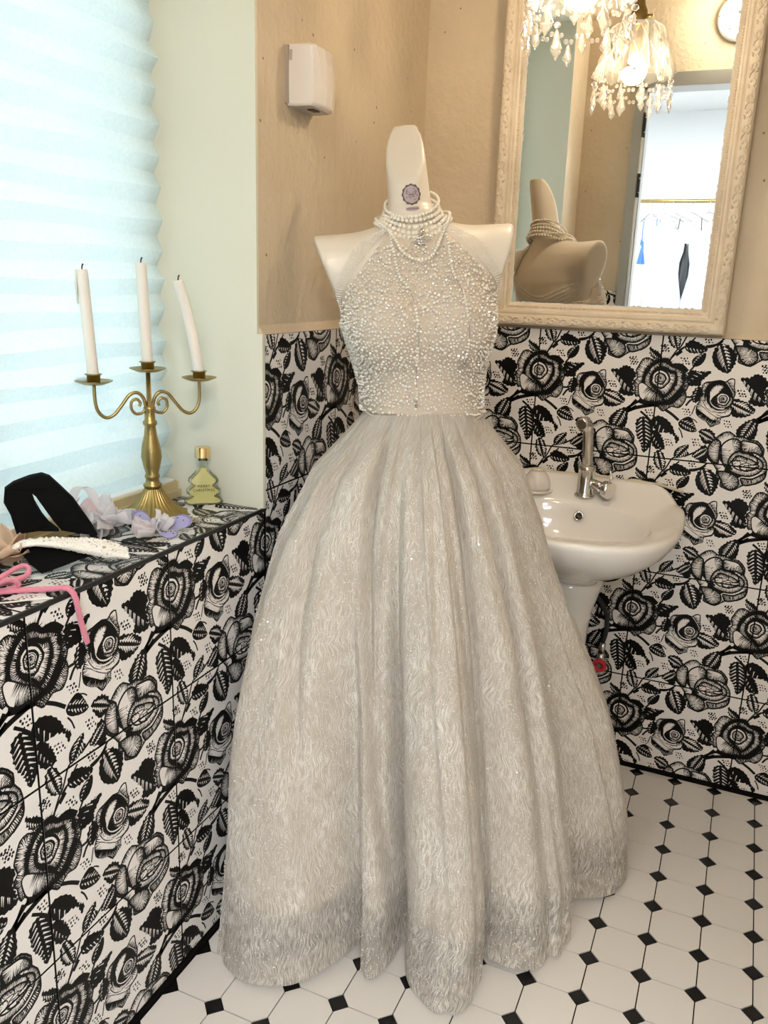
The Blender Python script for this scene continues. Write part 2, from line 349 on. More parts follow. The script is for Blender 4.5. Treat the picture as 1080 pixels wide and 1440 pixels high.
def _area(p): return 0.5*sum(p[i][0]*p[(i+1) % len(p)][1]-p[(i+1) % len(p)][0]*p[i][1] for i in range(len(p)))
def smooth_poly(p, n=3): return [(q.x, q.y) for q in catmull([(a, b, 0) for a, b in p], n, True)]
def inset(p, w):
    s = 1 if _area(p) > 0 else -1; n = len(p); out = []
    for i in range(n):
        a, b, c = p[i-1], p[i], p[(i+1) % n]
        tx, ty = c[0]-a[0], c[1]-a[1]; l = math.hypot(tx, ty) or 1
        out.append((b[0]-s*ty/l*w, b[1]+s*tx/l*w))
    return out
def serrate(p, step, amp):
    s = 1 if _area(p) > 0 else -1; out = []; n = len(p)
    for i in range(n):
        a, b = p[i], p[(i+1) % n]; l = math.hypot(b[0]-a[0], b[1]-a[1]); k = max(1, int(l/step))
        tx, ty = (b[0]-a[0])/(l or 1), (b[1]-a[1])/(l or 1)
        for j in range(k):
            t = j/k; out.append((a[0]+(b[0]-a[0])*t, a[1]+(b[1]-a[1])*t))
            t2 = (j+.6)/k; e = amp*(.5+rnd.random())
            out.append((a[0]+(b[0]-a[0])*t2+s*ty*e, a[1]+(b[1]-a[1])*t2-s*tx*e))
    return out

POLYS = []          # (polygon, layer, ink?)
def P_(poly, layer, ink): POLYS.append((poly, layer, ink))
def stroke(pts, w, layer, ink=True, taper=True):
    n = len(pts)
    if n == 2:
        pts = [pts[0], ((pts[0][0]+pts[1][0])/2, (pts[0][1]+pts[1][1])/2), pts[1]]; n = 3
    L, R = [], []
    for i, q in enumerate(pts):
        a, c = pts[max(i-1, 0)], pts[min(i+1, n-1)]; l = math.hypot(c[0]-a[0], c[1]-a[1]) or 1
        nx, ny = -(c[1]-a[1])/l, (c[0]-a[0])/l
        ww = w/2*((1-.75*i/(n-1)) if taper else 1)
        L.append((q[0]+nx*ww, q[1]+ny*ww)); R.append((q[0]-nx*ww, q[1]-ny*ww))
    P_(L+R[::-1], layer, ink)
def hatch(poly, layer, sp=.0092, ln=.03, w=.0066, arc=(0, 1), ink=True, tow=None):
    """short engraved strokes from the edge of a petal inwards"""
    n = len(poly); s = 1 if _area(poly) > 0 else -1; per = []; tot = 0
    for i in range(n):
        b = poly[(i+1) % n]; d = math.hypot(b[0]-poly[i][0], b[1]-poly[i][1]); per.append((tot, d)); tot += d
    t = arc[0]*tot; i = 0
    while t < arc[1]*tot:
        tt = t % tot; i = 0
        while i < n-1 and per[i][0]+per[i][1] < tt: i += 1
        a, b = poly[i], poly[(i+1) % n]; f = (tt-per[i][0])/(per[i][1] or 1)
        q = (a[0]+(b[0]-a[0])*f, a[1]+(b[1]-a[1])*f); d = per[i][1] or 1
        nx, ny = -s*(b[1]-a[1])/d, s*(b[0]-a[0])/d
        if tow:
            cx, cy = tow[0]-q[0], tow[1]-q[1]; l = math.hypot(cx, cy) or 1; nx, ny = .5*nx+.5*cx/l, .5*ny+.5*cy/l
        e = ln*(.45+.95*rnd.random()); px, py = -ny, nx
        P_([(q[0]+px*w/2, q[1]+py*w/2), (q[0]-px*w/2, q[1]-py*w/2), (q[0]+nx*e+px*.1*e, q[1]+ny*e+py*.1*e)], layer, ink)
        t += sp*(.7+.6*rnd.random())
def petal(poly, layer, w=.010, h=None, arc=(0, 1), sp=.0085, tow=None):
    p = smooth_poly(poly); P_(p, layer, True); q = inset(p, w); P_(q, layer+1, False)
    if h: hatch(q, layer+2, sp=sp, ln=h, arc=arc, tow=tow)
def ell(c, rx, ry, n=18, wob=.06, ph=0): return [(c[0]+rx*(1+wob*math.sin(5*a+ph))*math.cos(a), c[1]+ry*(1+wob*math.cos(4*a+ph))*math.sin(a)) for a in [2*PI*i/n for i in range(n)]]
def heart(c, r0, layer, ph):
    r = r0; k = layer; i = 0
    while r > .008:
        P_(ell(c, r, r*1.05, 18, .07, ph+i), k, True); r2 = r*.80 if i % 2 == 0 else r*.74
        q = ell((c[0]+.002*math.cos(ph+2*i), c[1]+.002*math.sin(ph+2*i)), r2, r2*1.03, 18, .07, ph+i)
        P_(q, k+1, False); hatch(q, k+2, sp=.012, ln=r*.24, w=.006, arc=(.1*i, .1*i+.55)); r *= .62; k += 3; i += 1
    P_(ell(c, .007, .007, 8), k, True)

def make_print():
    T = PRINT
    # stems and leaves first
    for pts, w in T['stem']: stroke([(q.x, q.y) for q in catmull([(a, b, 0) for a, b in pts], 4)], w, 1, True, False)
    half = {'m', 'i', 'b', 'c'}
    veined = {'d': 1, 'g': 1, 'h': 1, 'b': 1, 'e': .5, 'k': .5, 'o': 1, 'f': .3, 'i': .8, 'm': .8, 'j': .8, 'c': .4, 'l': .5, 'p': .6, 'n': .7}
    for key, p in T['leaf'].items():
        s = serrate(smooth_poly(p, 2), .022, .009 if key not in 'nlj' else .002); P_(s, 2, True)
        n = len(p); c = (sum(a for a, _ in p)/n, sum(b for _, b in p)/n)
        # long axis of the leaf
        far = max(((a, b) for a in p for b in p), key=lambda ab: (ab[0][0]-ab[1][0])**2+(ab[0][1]-ab[1][1])**2)
        A, B = far; L = math.hypot(B[0]-A[0], B[1]-A[1]); d = ((B[0]-A[0])/L, (B[1]-A[1])/L); nr = (-d[1], d[0])
        v = veined.get(key, .3); k = int(4+5*v)
        for i in range(k):
            t = (i+.8)/(k+.6); q = (A[0]+(B[0]-A[0])*t, A[1]+(B[1]-A[1])*t)
            q = (q[0]+(c[0]-(A[0]+B[0])/2)*.8, q[1]+(c[1]-(A[1]+B[1])/2)*.8)
            for sg in ((1, -1) if v > .6 else (1,)):
                ln = L*.22*math.sin(PI*min(.95, t+.1))*(.8+.4*rnd.random()); s0 = .012
                a0 = (q[0]+nr[0]*sg*s0, q[1]+nr[1]*sg*s0)
                a1 = (q[0]+nr[0]*sg*ln+d[0]*ln*.55, q[1]+nr[1]*sg*ln+d[1]*ln*.55)
                stroke([a0, a1], .011*(.5+.5*v) if (key not in half or sg > 0) else .017, 3, False)
                if key in half and sg > 0: stroke([(a0[0]+d[0]*.012, a0[1]+d[1]*.012), (a1[0]+d[0]*.012, a1[1]+d[1]*.012)], .007, 3, False)
    # buds have a pale tip
    # big rose
    c = T['R1ctr'][0]
    o = smooth_poly(T['R1o'], 2); P_(o, 5, True); q = inset(o, .010); P_(q, 6, False)
    hatch(q, 7, sp=.0085, ln=.042, w=.0072)
    P_(smooth_poly(T['R1d']), 8, True); hatch(smooth_poly(T['R1d']), 8, sp=.008, ln=-.03, w=.008)
    petal(T['R1q'], 9, .009, .036, (0, 1)); petal(T['R1a'], 12, .006, .034, (0, .95))
    petal(T['R1p'], 15, .009, .055, (.15, .75), .007)
    P_(smooth_poly(T['R1b']), 18, True); hatch(smooth_poly(T['R1b']), 18, sp=.009, ln=-.022, w=.008); petal(T['R1c'], 19, .005, .034, (.0, .9))
    heart((c[0]-.005, c[1]-.005), .078, 22, 1.0)
    # small rose
    c = T['R2ctr'][0]
    o = smooth_poly(T['R2o'], 2); P_(o, 5, True); q = inset(o, .010); P_(q, 6, False); hatch(q, 7, sp=.009, ln=.034, w=.007)
    P_(smooth_poly(T['R2d']), 8, True); petal(T['R2e'], 9, .005, .03, (.4, 1)); P_(smooth_poly(T['R2s']), 11, True); hatch(smooth_poly(T['R2s']), 12, sp=.014, ln=.03, w=.004, arc=(.4, .9), ink=False)
    petal(T['R2c'], 12, .005, .024, (0, .5)); petal(T['R2t'], 12, .005, .02); petal(T['R2u'], 12, .005, .03, (.4, 1)); petal(T['R2a'], 15, .004, .015, (0, .5)); petal(T['R2b'], 18, .005, .02)
    heart(c, .055, 21, 2.2)
    for k in range(3):
        a0 = 1.6+.0*k; rr = .078+.022*k
        stroke([(c[0]-.012-.006*k+rr*1.1*math.cos(t), c[1]+rr*math.sin(t)) for t in [1.2+.25*i for i in range(9)]], .011, 16, False)
    # open rose on the seam
    c = T['R3ctr'][0]
    o = smooth_poly(T['R3o'], 2); P_(o, 5, True); q = inset(o, .010); P_(q, 6, False); hatch(q, 7, sp=.0075, ln=.036, w=.0066)
    P_(smooth_poly([(c[0]+(a-c[0])*.60-.02, c[1]+(b2-c[1])*.60) for a, b2 in T['R3o']], 2), 7, True)
    for i, (key, h, arc) in enumerate((('R3g', .04, (0, 1)), ('R3e', .05, (0, 1)), ('R3f', .035, (0, 1)), ('R3a', .04, (.2, 1)), ('R3b', .04, (.3, 1)), ('R3c', .03, (0, 1)))):
        petal(T[key], 8+3*i, .013, h*1.1, arc, .0090)
    petal(T['R3d'], 26, .011, .026, (0, .7), .0095)
    for k in range(7):
        a = 2*PI*k/7+.4; r = .028+.016*(k % 3)
        e = [(c[0]+.045*math.cos(a)*1.5+r*1.3*math.cos(t+a), c[1]+.03*math.sin(a)+r*.75*math.sin(t+a)) for t in [.5*i for i in range(8)]]
        stroke(e, .015, 29, True)
    for k in range(34):
        a = rnd.random()*6.28; r = .03+.1*rnd.random(); q = (c[0]+r*1.3*math.cos(a)-.02, c[1]+r*.9*math.sin(a))
        stroke([q, (q[0]+.016, q[1]-.014)], .008, 29, True)
    # dots
    for c in T['dots']:
        for k in range(9):
            i, j = k % 3, k//3; q = (c[0]+(i-1)*.021+(j-1)*.009+.005*rnd.random(), c[1]+(j-1)*.021+.006*rnd.random())
            P_(ell(q, .0045+.005*rnd.random(), .0048+.0052*rnd.random(), 6), 1, True)
make_print()

def clip_poly(p, x0, x1, y0, y1):
    for ax, lim, sg in ((0, x0, 1), (0, x1, -1), (1, y0, 1), (1, y1, -1)):
        out = []; n = len(p)
        for i in range(n):
            a, b = p[i], p[(i+1) % n]; da, db = sg*(a[ax]-lim), sg*(b[ax]-lim)
            if da >= 0: out.append(a)
            if (da >= 0) != (db >= 0):
                t = da/(da-db); out.append((a[0]+(b[0]-a[0])*t, a[1]+(b[1]-a[1])*t))
        p = out
        if len(p) < 3: return []
    return p

TRIS = []
for poly, layer, ink in POLYS:
    if len(poly) == 3: tl = [poly]
    else: tl = [[poly[i] for i in t] for t in tessellate_polygon([[Vector((a, b, 0)) for a, b in poly]])]
    for du in (-1, 0, 1, 2):
        for dv in (-1, 0, 1):
            for t in tl:
                q = [(a+du, b+dv) for a, b in t]
                if max(a for a, _ in q) > 0 and min(a for a, _ in q) < 1 and max(b for _, b in q) > 0 and min(b for _, b in q) < 1:
                    TRIS.append((q, layer, ink))

_tile_cache = {}
def tile_mesh(u0=0.0, u1=1.0, v0=0.0, v1=1.0, size=TS, gap=0.0018, thick=0.008):
    """glazed tile: outer face y = 0 (facing -y), x to the right, z down from the tile's top-left corner"""
    key = (round(u0, 3), round(u1, 3), round(v0, 3), round(v1, 3))
    if key in _tile_cache: return _tile_cache[key]
    g = gap/size; b = MB()
    x0, x1, z0, z1 = (u0+g)*size, (u1-g)*size, -(v0+g)*size, -(v1-g)*size
    b.box(x0, 0, z1, x1, thick, z0, 0); b.m = [1, 1, 0, 1, 1, 1]      # edges stained by the dark grout
    vs, fs, ms = [], [], []
    for t, layer, ink in TRIS:
        inside = all(u0+g <= a <= u1-g and v0+g <= c <= v1-g for a, c in t)
        p = t if inside else clip_poly(t, u0+g, u1-g, v0+g, v1-g)
        if not p: continue
        k = len(vs); vs += [(a*size, -1.2e-5*(layer+1), -c*size) for a, c in p]; fs.append(tuple(range(k, k+len(p)))); ms.append(1 if ink else 0)
    base = len(b.v); b.v += vs; b.f += [[base+i for i in f] for f in fs]; b.m += ms; b.sm += [False]*len(fs)
    _tile_cache[key] = b.mesh('rose_tile', [M['tile'], M['ink']]); return _tile_cache[key]

def cut_range(lo, hi, a, b):
    """part of the tile spanning lo..hi that lies in a..b, as fractions"""
    return max(0, (a-lo)/(hi-lo)), min(1, (b-lo)/(hi-lo))

def tile_area(parent, mapper, umin, umax, zmin, zmax, uoff):
    """tiles of a vertical face; u runs to the viewer's right, mapper(u, z) gives the top-left corner's place, rot the turn"""
    k0 = math.floor((umin-uoff)/TS+1e-6); k1 = math.ceil((umax-uoff)/TS-1e-6); out = []
    for k in range(k0, k1):
        ua = uoff+k*TS; f0, f1 = cut_range(ua, ua+TS, umin, umax)
        if f1-f0 < .02: continue
        for r in range(5):
            zt = H_TILE-r*TS; g0, g1 = cut_range(zt, zt-TS, zmax, zmin)
            if g1-g0 < .02: continue
            me = tile_mesh(f0, f1, g0, g1); loc, rot = mapper(ua, zt)
            o = link('tile', me, parent, loc, rot); out.append(o)
    return out

# ------------------------------------------------------------------ the room
Y_FRONT = -2.05; X_RIGHT = 1.42; Z_CEIL = 2.55
Y_REV, Y_REV2 = -0.793, -1.76; Z_HEAD = 2.25; X_BLIND = -0.222
# floor: dark grout bed, white octagons, black inserts
b = MB(); b.box(-0.3, Y_FRONT-0.15, -0.10, X_RIGHT+.2, 0.2, -0.0035); floor = b.build('floor', M['grout']); tag(floor, 'white octagon tile floor with small black diamond inserts', kind='structure')
GX, GY, OX, OY, DA = 0.0995, 0.1025, 0.703, -0.018, 0.0195
def octagon_mesh():
    g = .0012; x0, x1, y0, y1 = g, GX-g, g, GY-g; a = DA+.0012
    p = [(a, y0), (GX-a, y0), (x1, a), (x1, GY-a), (GX-a, y1), (a, y1), (x0, GY-a), (x0, a)]
    return MB().prism(p, lambda q: (q[0], q[1], 0.0), lambda q: (q[0], q[1], -0.006)).mesh('octagon_tile', M['octagon'])
def diamond_mesh():
    a = DA-.0006
    return MB().prism([(a, 0), (0, a), (-a, 0), (0, -a)], lambda q: (q[0], q[1], -0.0002), lambda q: (q[0], q[1], -0.006)).mesh('diamond_insert', M['diamond'])
om, dm = octagon_mesh(), diamond_mesh()
for i in range(-7, 7):
    for j in range(-20, 1):
        x, y = OX+i*GX, OY+j*GY
        if x+GX > 0.0 and x < X_RIGHT-.02 and y > Y_FRONT-.14:
            if x > -.05 and y+GY < .09: link('octagon_tile', om, floor, (x, y, 0))
            if x > 0.01 and x < X_RIGHT-.01: link('diamond_insert', dm, floor, (x, y, 0))

# back wall (mirror and washbasin)
b = MB(); b.box(-0.3, 0.010, 0, X_RIGHT+.2, 0.16, Z_CEIL); wall_back = b.build('wall_back', M['plaster']); tag(wall_back, 'beige plaster wall with rose tiles below, behind mirror and washbasin', kind='structure')
b = MB(); b.box(-.008, 0.0007, 0, X_RIGHT, 0.0115, H_TILE-.001); b.build('grout_bed', M['grout'], wall_back)
b = MB(); b.add([(-.01, -.0005, H_TILE-.001), (X_RIGHT, -.0005, H_TILE-.001), (X_RIGHT, .012, H_TILE+.016), (-.01, .012, H_TILE+.016), (-.01, .012, H_TILE-.001), (X_RIGHT, .012, H_TILE-.001)], [(0, 1, 2, 3), (0, 4, 5, 1), (0, 3, 4), (1, 5, 2), (3, 2, 5, 4)]); b.build('mortar_cap', M['plaster'], wall_back)
tile_area(wall_back, lambda u, z: ((u, 0, z), (0, 0, 0)), 0.004, X_RIGHT, 0.012, H_TILE, D0)
b = MB(); b.box(0, -.004, 0, X_RIGHT, .006, .010); b.build('floor_joint', M['grout'], wall_back)
# left wall with the deep window recess
b = MB()
b.box(-.36, Y_REV, 0, -.012, .16, Z_CEIL); b.box(-.36, Y_FRONT-.15, 0, -.012, Y_REV2, Z_CEIL)
b.box(-.36, Y_REV2, 0, -.012, Y_REV, LEDGE-.010); b.box(-.36, Y_REV2, Z_HEAD, -.012, Y_REV, Z_CEIL)
wall_left = b.build('wall_left', M['plaster']); tag(wall_left, 'beige plaster window wall with rose tiled lower part and ledge', kind='structure')
b = MB(); b.box(-.0125, Y_REV+.002, 0, -.0007, .0004, H_TILE-.001); b.box(-.0125, Y_FRONT, 0, -.0007, Y_REV, LEDGE-.004); b.box(-.0125, Y_FRONT, 0, -.0007, Y_REV2, H_TILE-.001); b.build('grout_bed', M['grout'], wall_left)
b = MB()
for ya, yb in ((Y_REV, 0.0), (Y_FRONT, Y_REV2)):
    b.add([(.0005, ya, H_TILE-.001), (.0005, yb, H_TILE-.001), (-.014, yb, H_TILE+.018), (-.014, ya, H_TILE+.018), (-.014, ya, H_TILE-.001), (-.014, yb, H_TILE-.001)], [(0, 1, 2, 3), (0, 4, 5, 1), (0, 3, 4), (1, 5, 2), (3, 2, 5, 4)])
b.build('mortar_cap', M['plaster'], wall_left)
lmap = lambda u, z: ((0, u, z), (0, 0, PI/2))
tile_area(wall_left, lmap, Y_REV+.003, -.004, 0.012, H_TILE, -C0-TS*3)
tile_area(wall_left, lmap, Y_FRONT, Y_REV+.003, 0.012, LEDGE-.004, -C0-TS*3)
tile_area(wall_left, lmap, Y_FRONT, Y_REV2, LEDGE-.004, H_TILE, -C0-TS*3)
b = MB(); b.box(-.004, Y_FRONT, 0, .005, 0, .010); b.build('floor_joint', M['grout'], wall_left)
# ledge: flat tiles with a black edge strip
k = 0
lrot = Matrix(((0, 0, -1), (1, 0, 0), (0, -1, 0))).to_euler()
b = MB(); b.box(-.30, Y_REV2, LEDGE-.0105, -.002, Y_REV, LEDGE-.0007); b.build('ledge_grout', M['grout'], wall_left)
for kk in range(-6, 2):
    ua = -C0-TS*3+kk*TS+TS
    f0, f1 = cut_range(ua, ua+TS, Y_REV2, Y_REV-.001)
    if f1-f0 > .02 and f1 > f0: link('ledge_tile', tile_mesh(f0, f1, .12, .976), wall_left, (-.2965, ua, LEDGE), lrot)
b = MB(); b.box(-.0035, Y_REV2, LEDGE-.006, .0012, Y_REV+.004, LEDGE+.0012); b.build('edge_strip', M['black'], wall_left)
# painted reveals of the recess
b = MB(); b.box(-.335, Y_REV-.006, LEDGE, -.0105, Y_REV+.001, Z_HEAD); b.box(-.0105, Y_REV-.006, LEDGE, .0012, Y_REV+.0025, H_TILE); b.build('reveal_panel', M['reveal'], wall_left)
b = MB(); b.box(-.335, Y_REV2-.001, LEDGE, -.0105, Y_REV2+.006, Z_HEAD); b.box(-.0105, Y_REV2-.002, LEDGE, .001, Y_REV2+.006, H_TILE); b.build('reveal_panel', M['reveal'], wall_left)
b = MB(); b.box(-.335, Y_REV2, Z_HEAD-.006, -.0105, Y_REV, Z_HEAD+.001); b.build('reveal_panel', M['reveal'], wall_left)
# window behind the blind
win = empty('window_1', (-.30, (Y_REV+Y_REV2)/2, LEDGE), 0, 'white framed window behind the pleated blind', kind='structure')
HWIN = hw = (Y_REV-Y_REV2)/2; hh = Z_HEAD-LEDGE
fw = MB()
for (y0, y1, z0, z1) in ((-hw, -hw+.05, 0, hh), (hw-.05, hw, 0, hh), (-hw+.05, hw-.05, 0, .05), (-hw+.05, hw-.05, hh-.05, hh), (-.03, .03, .05, hh-.05)): fw.box(-.03, y0, z0, .03, y1, z1)
fw.build('window_frame', M['white_wall'], win)
for y0, y1 in ((-hw+.05, -.03), (.03, hw-.05)): MB().box(-.003, y0, .05, .003, y1, hh-.05).build('pane', M['pane'], win)
# wooden bead at the foot of the blind
b = MB(); b.box(-.262, Y_REV2+.008, LEDGE+.001, X_BLIND+.030, Y_REV-.008, LEDGE+.016); b.box(-.262, Y_REV2+.008, LEDGE+.016, X_BLIND+.022, Y_REV-.008, LEDGE+.032); tag(b.build('trim_1', M['wood']), 'cream wooden sill strip at the foot of the blind', kind='structure')
# right wall, ceiling, front wall with the doorway
tag(MB().box(X_RIGHT, Y_FRONT-.15, 0, X_RIGHT+.15, .16, Z_CEIL).build('wall_right', M['plaster']), 'plain beige plaster wall to the right of the doorway', kind='structure')
tag(MB().box(-.36, Y_FRONT-.15, Z_CEIL, X_RIGHT+.15, .16, Z_CEIL+.1).build('ceiling', M['ceiling']), 'plain pale bathroom ceiling above the pendant lamp', kind='structure')
DX0, DX1, DZ = 0.265, 1.16, 2.03
b = MB(); b.box(-.012, Y_FRONT-.15, 0, DX0-.055, Y_FRONT-.01, Z_CEIL); b.box(DX1+.055, Y_FRONT-.15, 0, X_RIGHT, Y_FRONT-.01, Z_CEIL); b.box(DX0-.055, Y_FRONT-.15, DZ+.055, DX1+.055, Y_FRONT-.01, Z_CEIL)
wall_front = b.build('wall_front', M['plaster']); tag(wall_front, 'beige plaster wall around the doorway, reflected in the mirror', kind='structure')
tile_area(wall_front, lambda u, z: ((-u, Y_FRONT, z), (0, 0, PI)), -(DX0-.057), -0.004, 0.012, H_TILE, -.3)
door = empty('door_1', (DX0, Y_FRONT, 0), 0, 'grey metal door frame with black hinges, reflected in the mirror', kind='structure')
def jamb(x0, x1, z0, z1): return MB().box(x0-DX0, -.16, z0, x1-DX0, .006, z1)
jamb(DX0-.055, DX0-.015, 0, DZ+.055).box(-.015, -.10, 0, 0, -.02, DZ).build('door_jamb', M['grey_frame'], door)
jamb(DX1+.0, DX1+.055, 0, DZ+.055).build('door_jamb', M['grey_frame'], door)
jamb(DX0-.055, DX1+.055, DZ, DZ+.055).build('door_head', M['grey_frame'], door)
MB().box(-.014, -.018, .02, -.004, .003, DZ-.01).build('jamb_highlight', mat('highlight_metal', (.75, .78, .8), .25, metal=.7), door)  # pale strip stands in for the highlight down the jamb edge
for hz in (1.63, 1.88):
    hg = MB().box(-.012, -.012, hz-.05, .002, .012, hz+.05).build('hinge', M['black'], door)
    sc = MB()
    for dz in (-.03, .03): sc.sphere((-.001, .012, hz+dz), .0035, 8, 5)
    sc.build('screw', M['silver'], hg)
# ------------------------------------------------------------------ mannequin
BC = np.array([0.255, -0.62]); FACE = math.radians(28)        # body origin at the waist, turn of the body
BX = np.array([math.cos(FACE), math.sin(FACE)]); BY = np.array([math.sin(FACE), -math.cos(FACE)])   # side axis, front axis
def to_world(q):
    q = np.asarray(q, float); dz = q[..., 2]-1.04
    out = np.empty_like(q)
    out[..., 0] = BC[0]+BX[0]*q[..., 0]+BY[0]*q[..., 1]-.125*dz
    out[..., 1] = BC[1]+BX[1]*q[..., 0]+BY[1]*q[..., 1]+.05*dz
    out[..., 2] = q[..., 2]+.10*q[..., 0]*np.clip((q[..., 2]-1.06)/.2, 0, 1); return out
PZ = np.array([.80, .92, 1.00, 1.04, 1.08, 1.14, 1.20, 1.26, 1.30, 1.335, 1.36, 1.385, 1.41])
PA = np.array([.150, .145, .118, .110, .112, .124, .138, .145, .142, .128, .085, .044, .034])
PB = np.array([.110, .105, .086, .080, .082, .088, .094, .090, .080, .064, .050, .040, .034])
def body_sdf(X, Y, Z):
    a = np.interp(Z, PZ, PA); b = np.interp(Z, PZ, PB)
    d = (np.sqrt((X/a)**2+((Y+.004)/b)**2)-1)*np.minimum(a, b)
    d = np.maximum(d, Z-1.40); d = np.maximum(d, .86-Z)
    for s in (-1, 1):                                            # bust
        e = np.sqrt(((X-s*.060)/.066)**2+((Y-.062)/.055)**2+((Z-1.195)/.068)**2)
        d = smin(d, (e-1)*.055, .035)
    for s in (-1, 1):                                            # cut-off upper arms
        ax, az, bx_, bz = .06, 1.314, .235, 1.304
        px, py, pz = X*s-ax, Y+.004, Z-az; dx, dz = bx_-ax, bz-az; L2 = dx*dx+dz*dz
        t = np.clip((px*dx+pz*dz)/L2, 0, 1)
        r = .044+.006*t
        qx, qz = px-t*dx, pz-t*dz
        arm = np.sqrt((qx*qx)+(py*.92)**2+(qz*.80)**2)-r
        cut = (X*s-.172)*.94-(Z-1.30)*.34                        # slanted end plate
        arm = -smin(-arm, -cut, .012); d = smin(d, arm, .035)
        d = -smin(-d, -np.minimum(cut, (Z-1.235)*2), .010)
    t = np.clip((Z-1.34)/.22, 0, 1)                              # neck, cut obliquely
    ny = -.012-.012*t; nx = -.008*t
    neck = np.sqrt((X-nx)**2+((Y-ny)/1.02)**2)-(.0435-.0085*t)
    neck = np.maximum(neck, 1.33-Z); neck = np.maximum(neck, Z-1.56)
    d = smin(d, neck, .022)
    plane = (Z-1.515)*.52+(Y+.02)*.82-(X)*.22
    d = -smin(-d, -plane, .005)
    return d
def grad(q, f, e=5e-4):
    q = np.asarray(q, float); g = []
    for k in range(3):
        a = q.copy(); a[..., k] += e; b = q.copy(); b[..., k] -= e
        g.append((f(a[..., 0], a[..., 1], a[..., 2])-f(b[..., 0], b[..., 1], b[..., 2]))/(2*e))
    g = np.stack(g, -1); return g/np.maximum(np.linalg.norm(g, axis=-1, keepdims=True), 1e-6)
def on_body(q, off=0.0, it=12):
    q = np.asarray(q, float).copy()
    for _ in range(it):
        d = body_sdf(q[..., 0], q[..., 1], q[..., 2])-off
        q -= .8*d[..., None]*grad(q, body_sdf)
    return q

mq = empty('dress_form', (BC[0], BC[1], 0), 0, 'cream armless dress form with slanted cut neck wearing the white gown', 'mannequin')
INV = Matrix.Translation((-BC[0], -BC[1], 0))
def body_obj(name, V, F, mats, parent, smooth=True, root=(BC[0], BC[1], 0)):
    W = to_world(V); W = W-np.array(root); return link(name, np_mesh(name, W, F, mats, smooth), parent)
V, F = surface_nets(body_sdf, (-.25, -.16, .84), (.25, .18, 1.60), .0046)
Vn = V
body_obj('torso', Vn, F, M['mannequin'], mq)
MB().lathe([(.016, .02), (.016, .88)], 12).build('pole', M['chrome'], mq)
MB().lathe([(.13, .003), (.13, .010), (.05, .022), (.02, .03)], 28).build('base_plate', M['black'], mq)
# printed badge on the throat: disc, frame, butterfly, caption
lil = mat('lilac_print', (.40, .33, .36), .5); lil2 = mat('dark_lilac_print', (.10, .07, .085), .5)
def decal(name, polys, mats, cx, cz, scale, parent, layer=0):
    b = MB()
    for poly, mi, ly in polys:
        tl = [[poly[i] for i in t] for t in tessellate_polygon([[Vector((a, c, 0)) for a, c in poly]])]
        for _ in range(6):                                        # split long triangles so that the print follows the round neck
            nt_ = []
            for t in tl:
                e = [math.dist(t[i], t[(i+1) % 3]) for i in range(3)]; k = e.index(max(e))
                if e[k] < .16: nt_.append(t); continue
                a_, b_, c_ = t[k], t[(k+1) % 3], t[(k+2) % 3]; m_ = ((a_[0]+b_[0])/2, (a_[1]+b_[1])/2); nt_ += [[a_, m_, c_], [m_, b_, c_]]
            tl = nt_
        pts_ = [q for t in tl for q in t]; tl = [(3*i, 3*i+1, 3*i+2) for i in range(len(tl))]
        q = np.array([(cx+a*scale, .2, cz+c*scale) for a, c in pts_])
        q[:, 1] = .07; q = np.array(q)
        for _ in range(14):
            d = body_sdf(q[:, 0], q[:, 1], q[:, 2])-(.0007+.00012*(ly+layer)); q[:, 1] -= d*.9
        w = to_world(q)-np.array((BC[0], BC[1], 0)); b.add([tuple(r) for r in w], [tuple(t) for t in tl], mi)
    return b.build(name, mats, parent)
circ = lambda r, n=28, wob=0, k=10: [(r*(1+wob*math.cos(k*a))*math.cos(a), r*1.08*(1+wob*math.cos(k*a))*math.sin(a)) for a in [2*PI*i/n for i in range(n)]]
polys = [(circ(1.0, 60, .05, 12), 1, 0), (circ(.84, 40, .03, 8), 0, 1)]
for s in (-1, 1):
    polys.append(([(0, 0), (s*.18, .2), (s*.5, .42), (s*.58, .28), (s*.45, .05), (s*.2, -.05)], 1, 2))
    polys.append(([(s*.08, .06), (s*.2, .17), (s*.46, .34), (s*.5, .26), (s*.38, .08), (s*.2, .02)], 0, 3))
    polys.append(([(0, -.02), (s*.2, -.08), (s*.34, -.2), (s*.22, -.32), (s*.1, -.26)], 1, 2))
    polys.append(([(s*.05, -.07), (s*.18, -.12), (s*.27, -.2), (s*.2, -.26), (s*.11, -.2)], 0, 3))
for a, c in ((-.45, .5), (.3, .55), (-.5, -.3), (.35, -.55), (-.1, -.38), (.6, -.1)): polys.append(([(a+.06*math.cos(t), c+.06*math.sin(t)) for t in [1.047*i for i in range(6)]], 1, 3))
tag(decal('printed_badge', polys, [lil, lil2], -.003, 1.428, .0172, mq), 'round lilac printed badge with a butterfly')
cap = [([(-.75, .1), (-.4, .2), (.55, .26), (.75, .2), (.72, -.08), (.3, -.22), (-.3, -.24), (-.72, -.12)], 0, 0)]
for i in range(9): x = -.55+.13*i; cap.append(([(x, -.06), (x+.07, -.06), (x+.075, .1), (x+.005, .1)], 1, 1))
decal('printed_caption', cap, [lil, lil2], -.003, 1.402, .0172, mq)

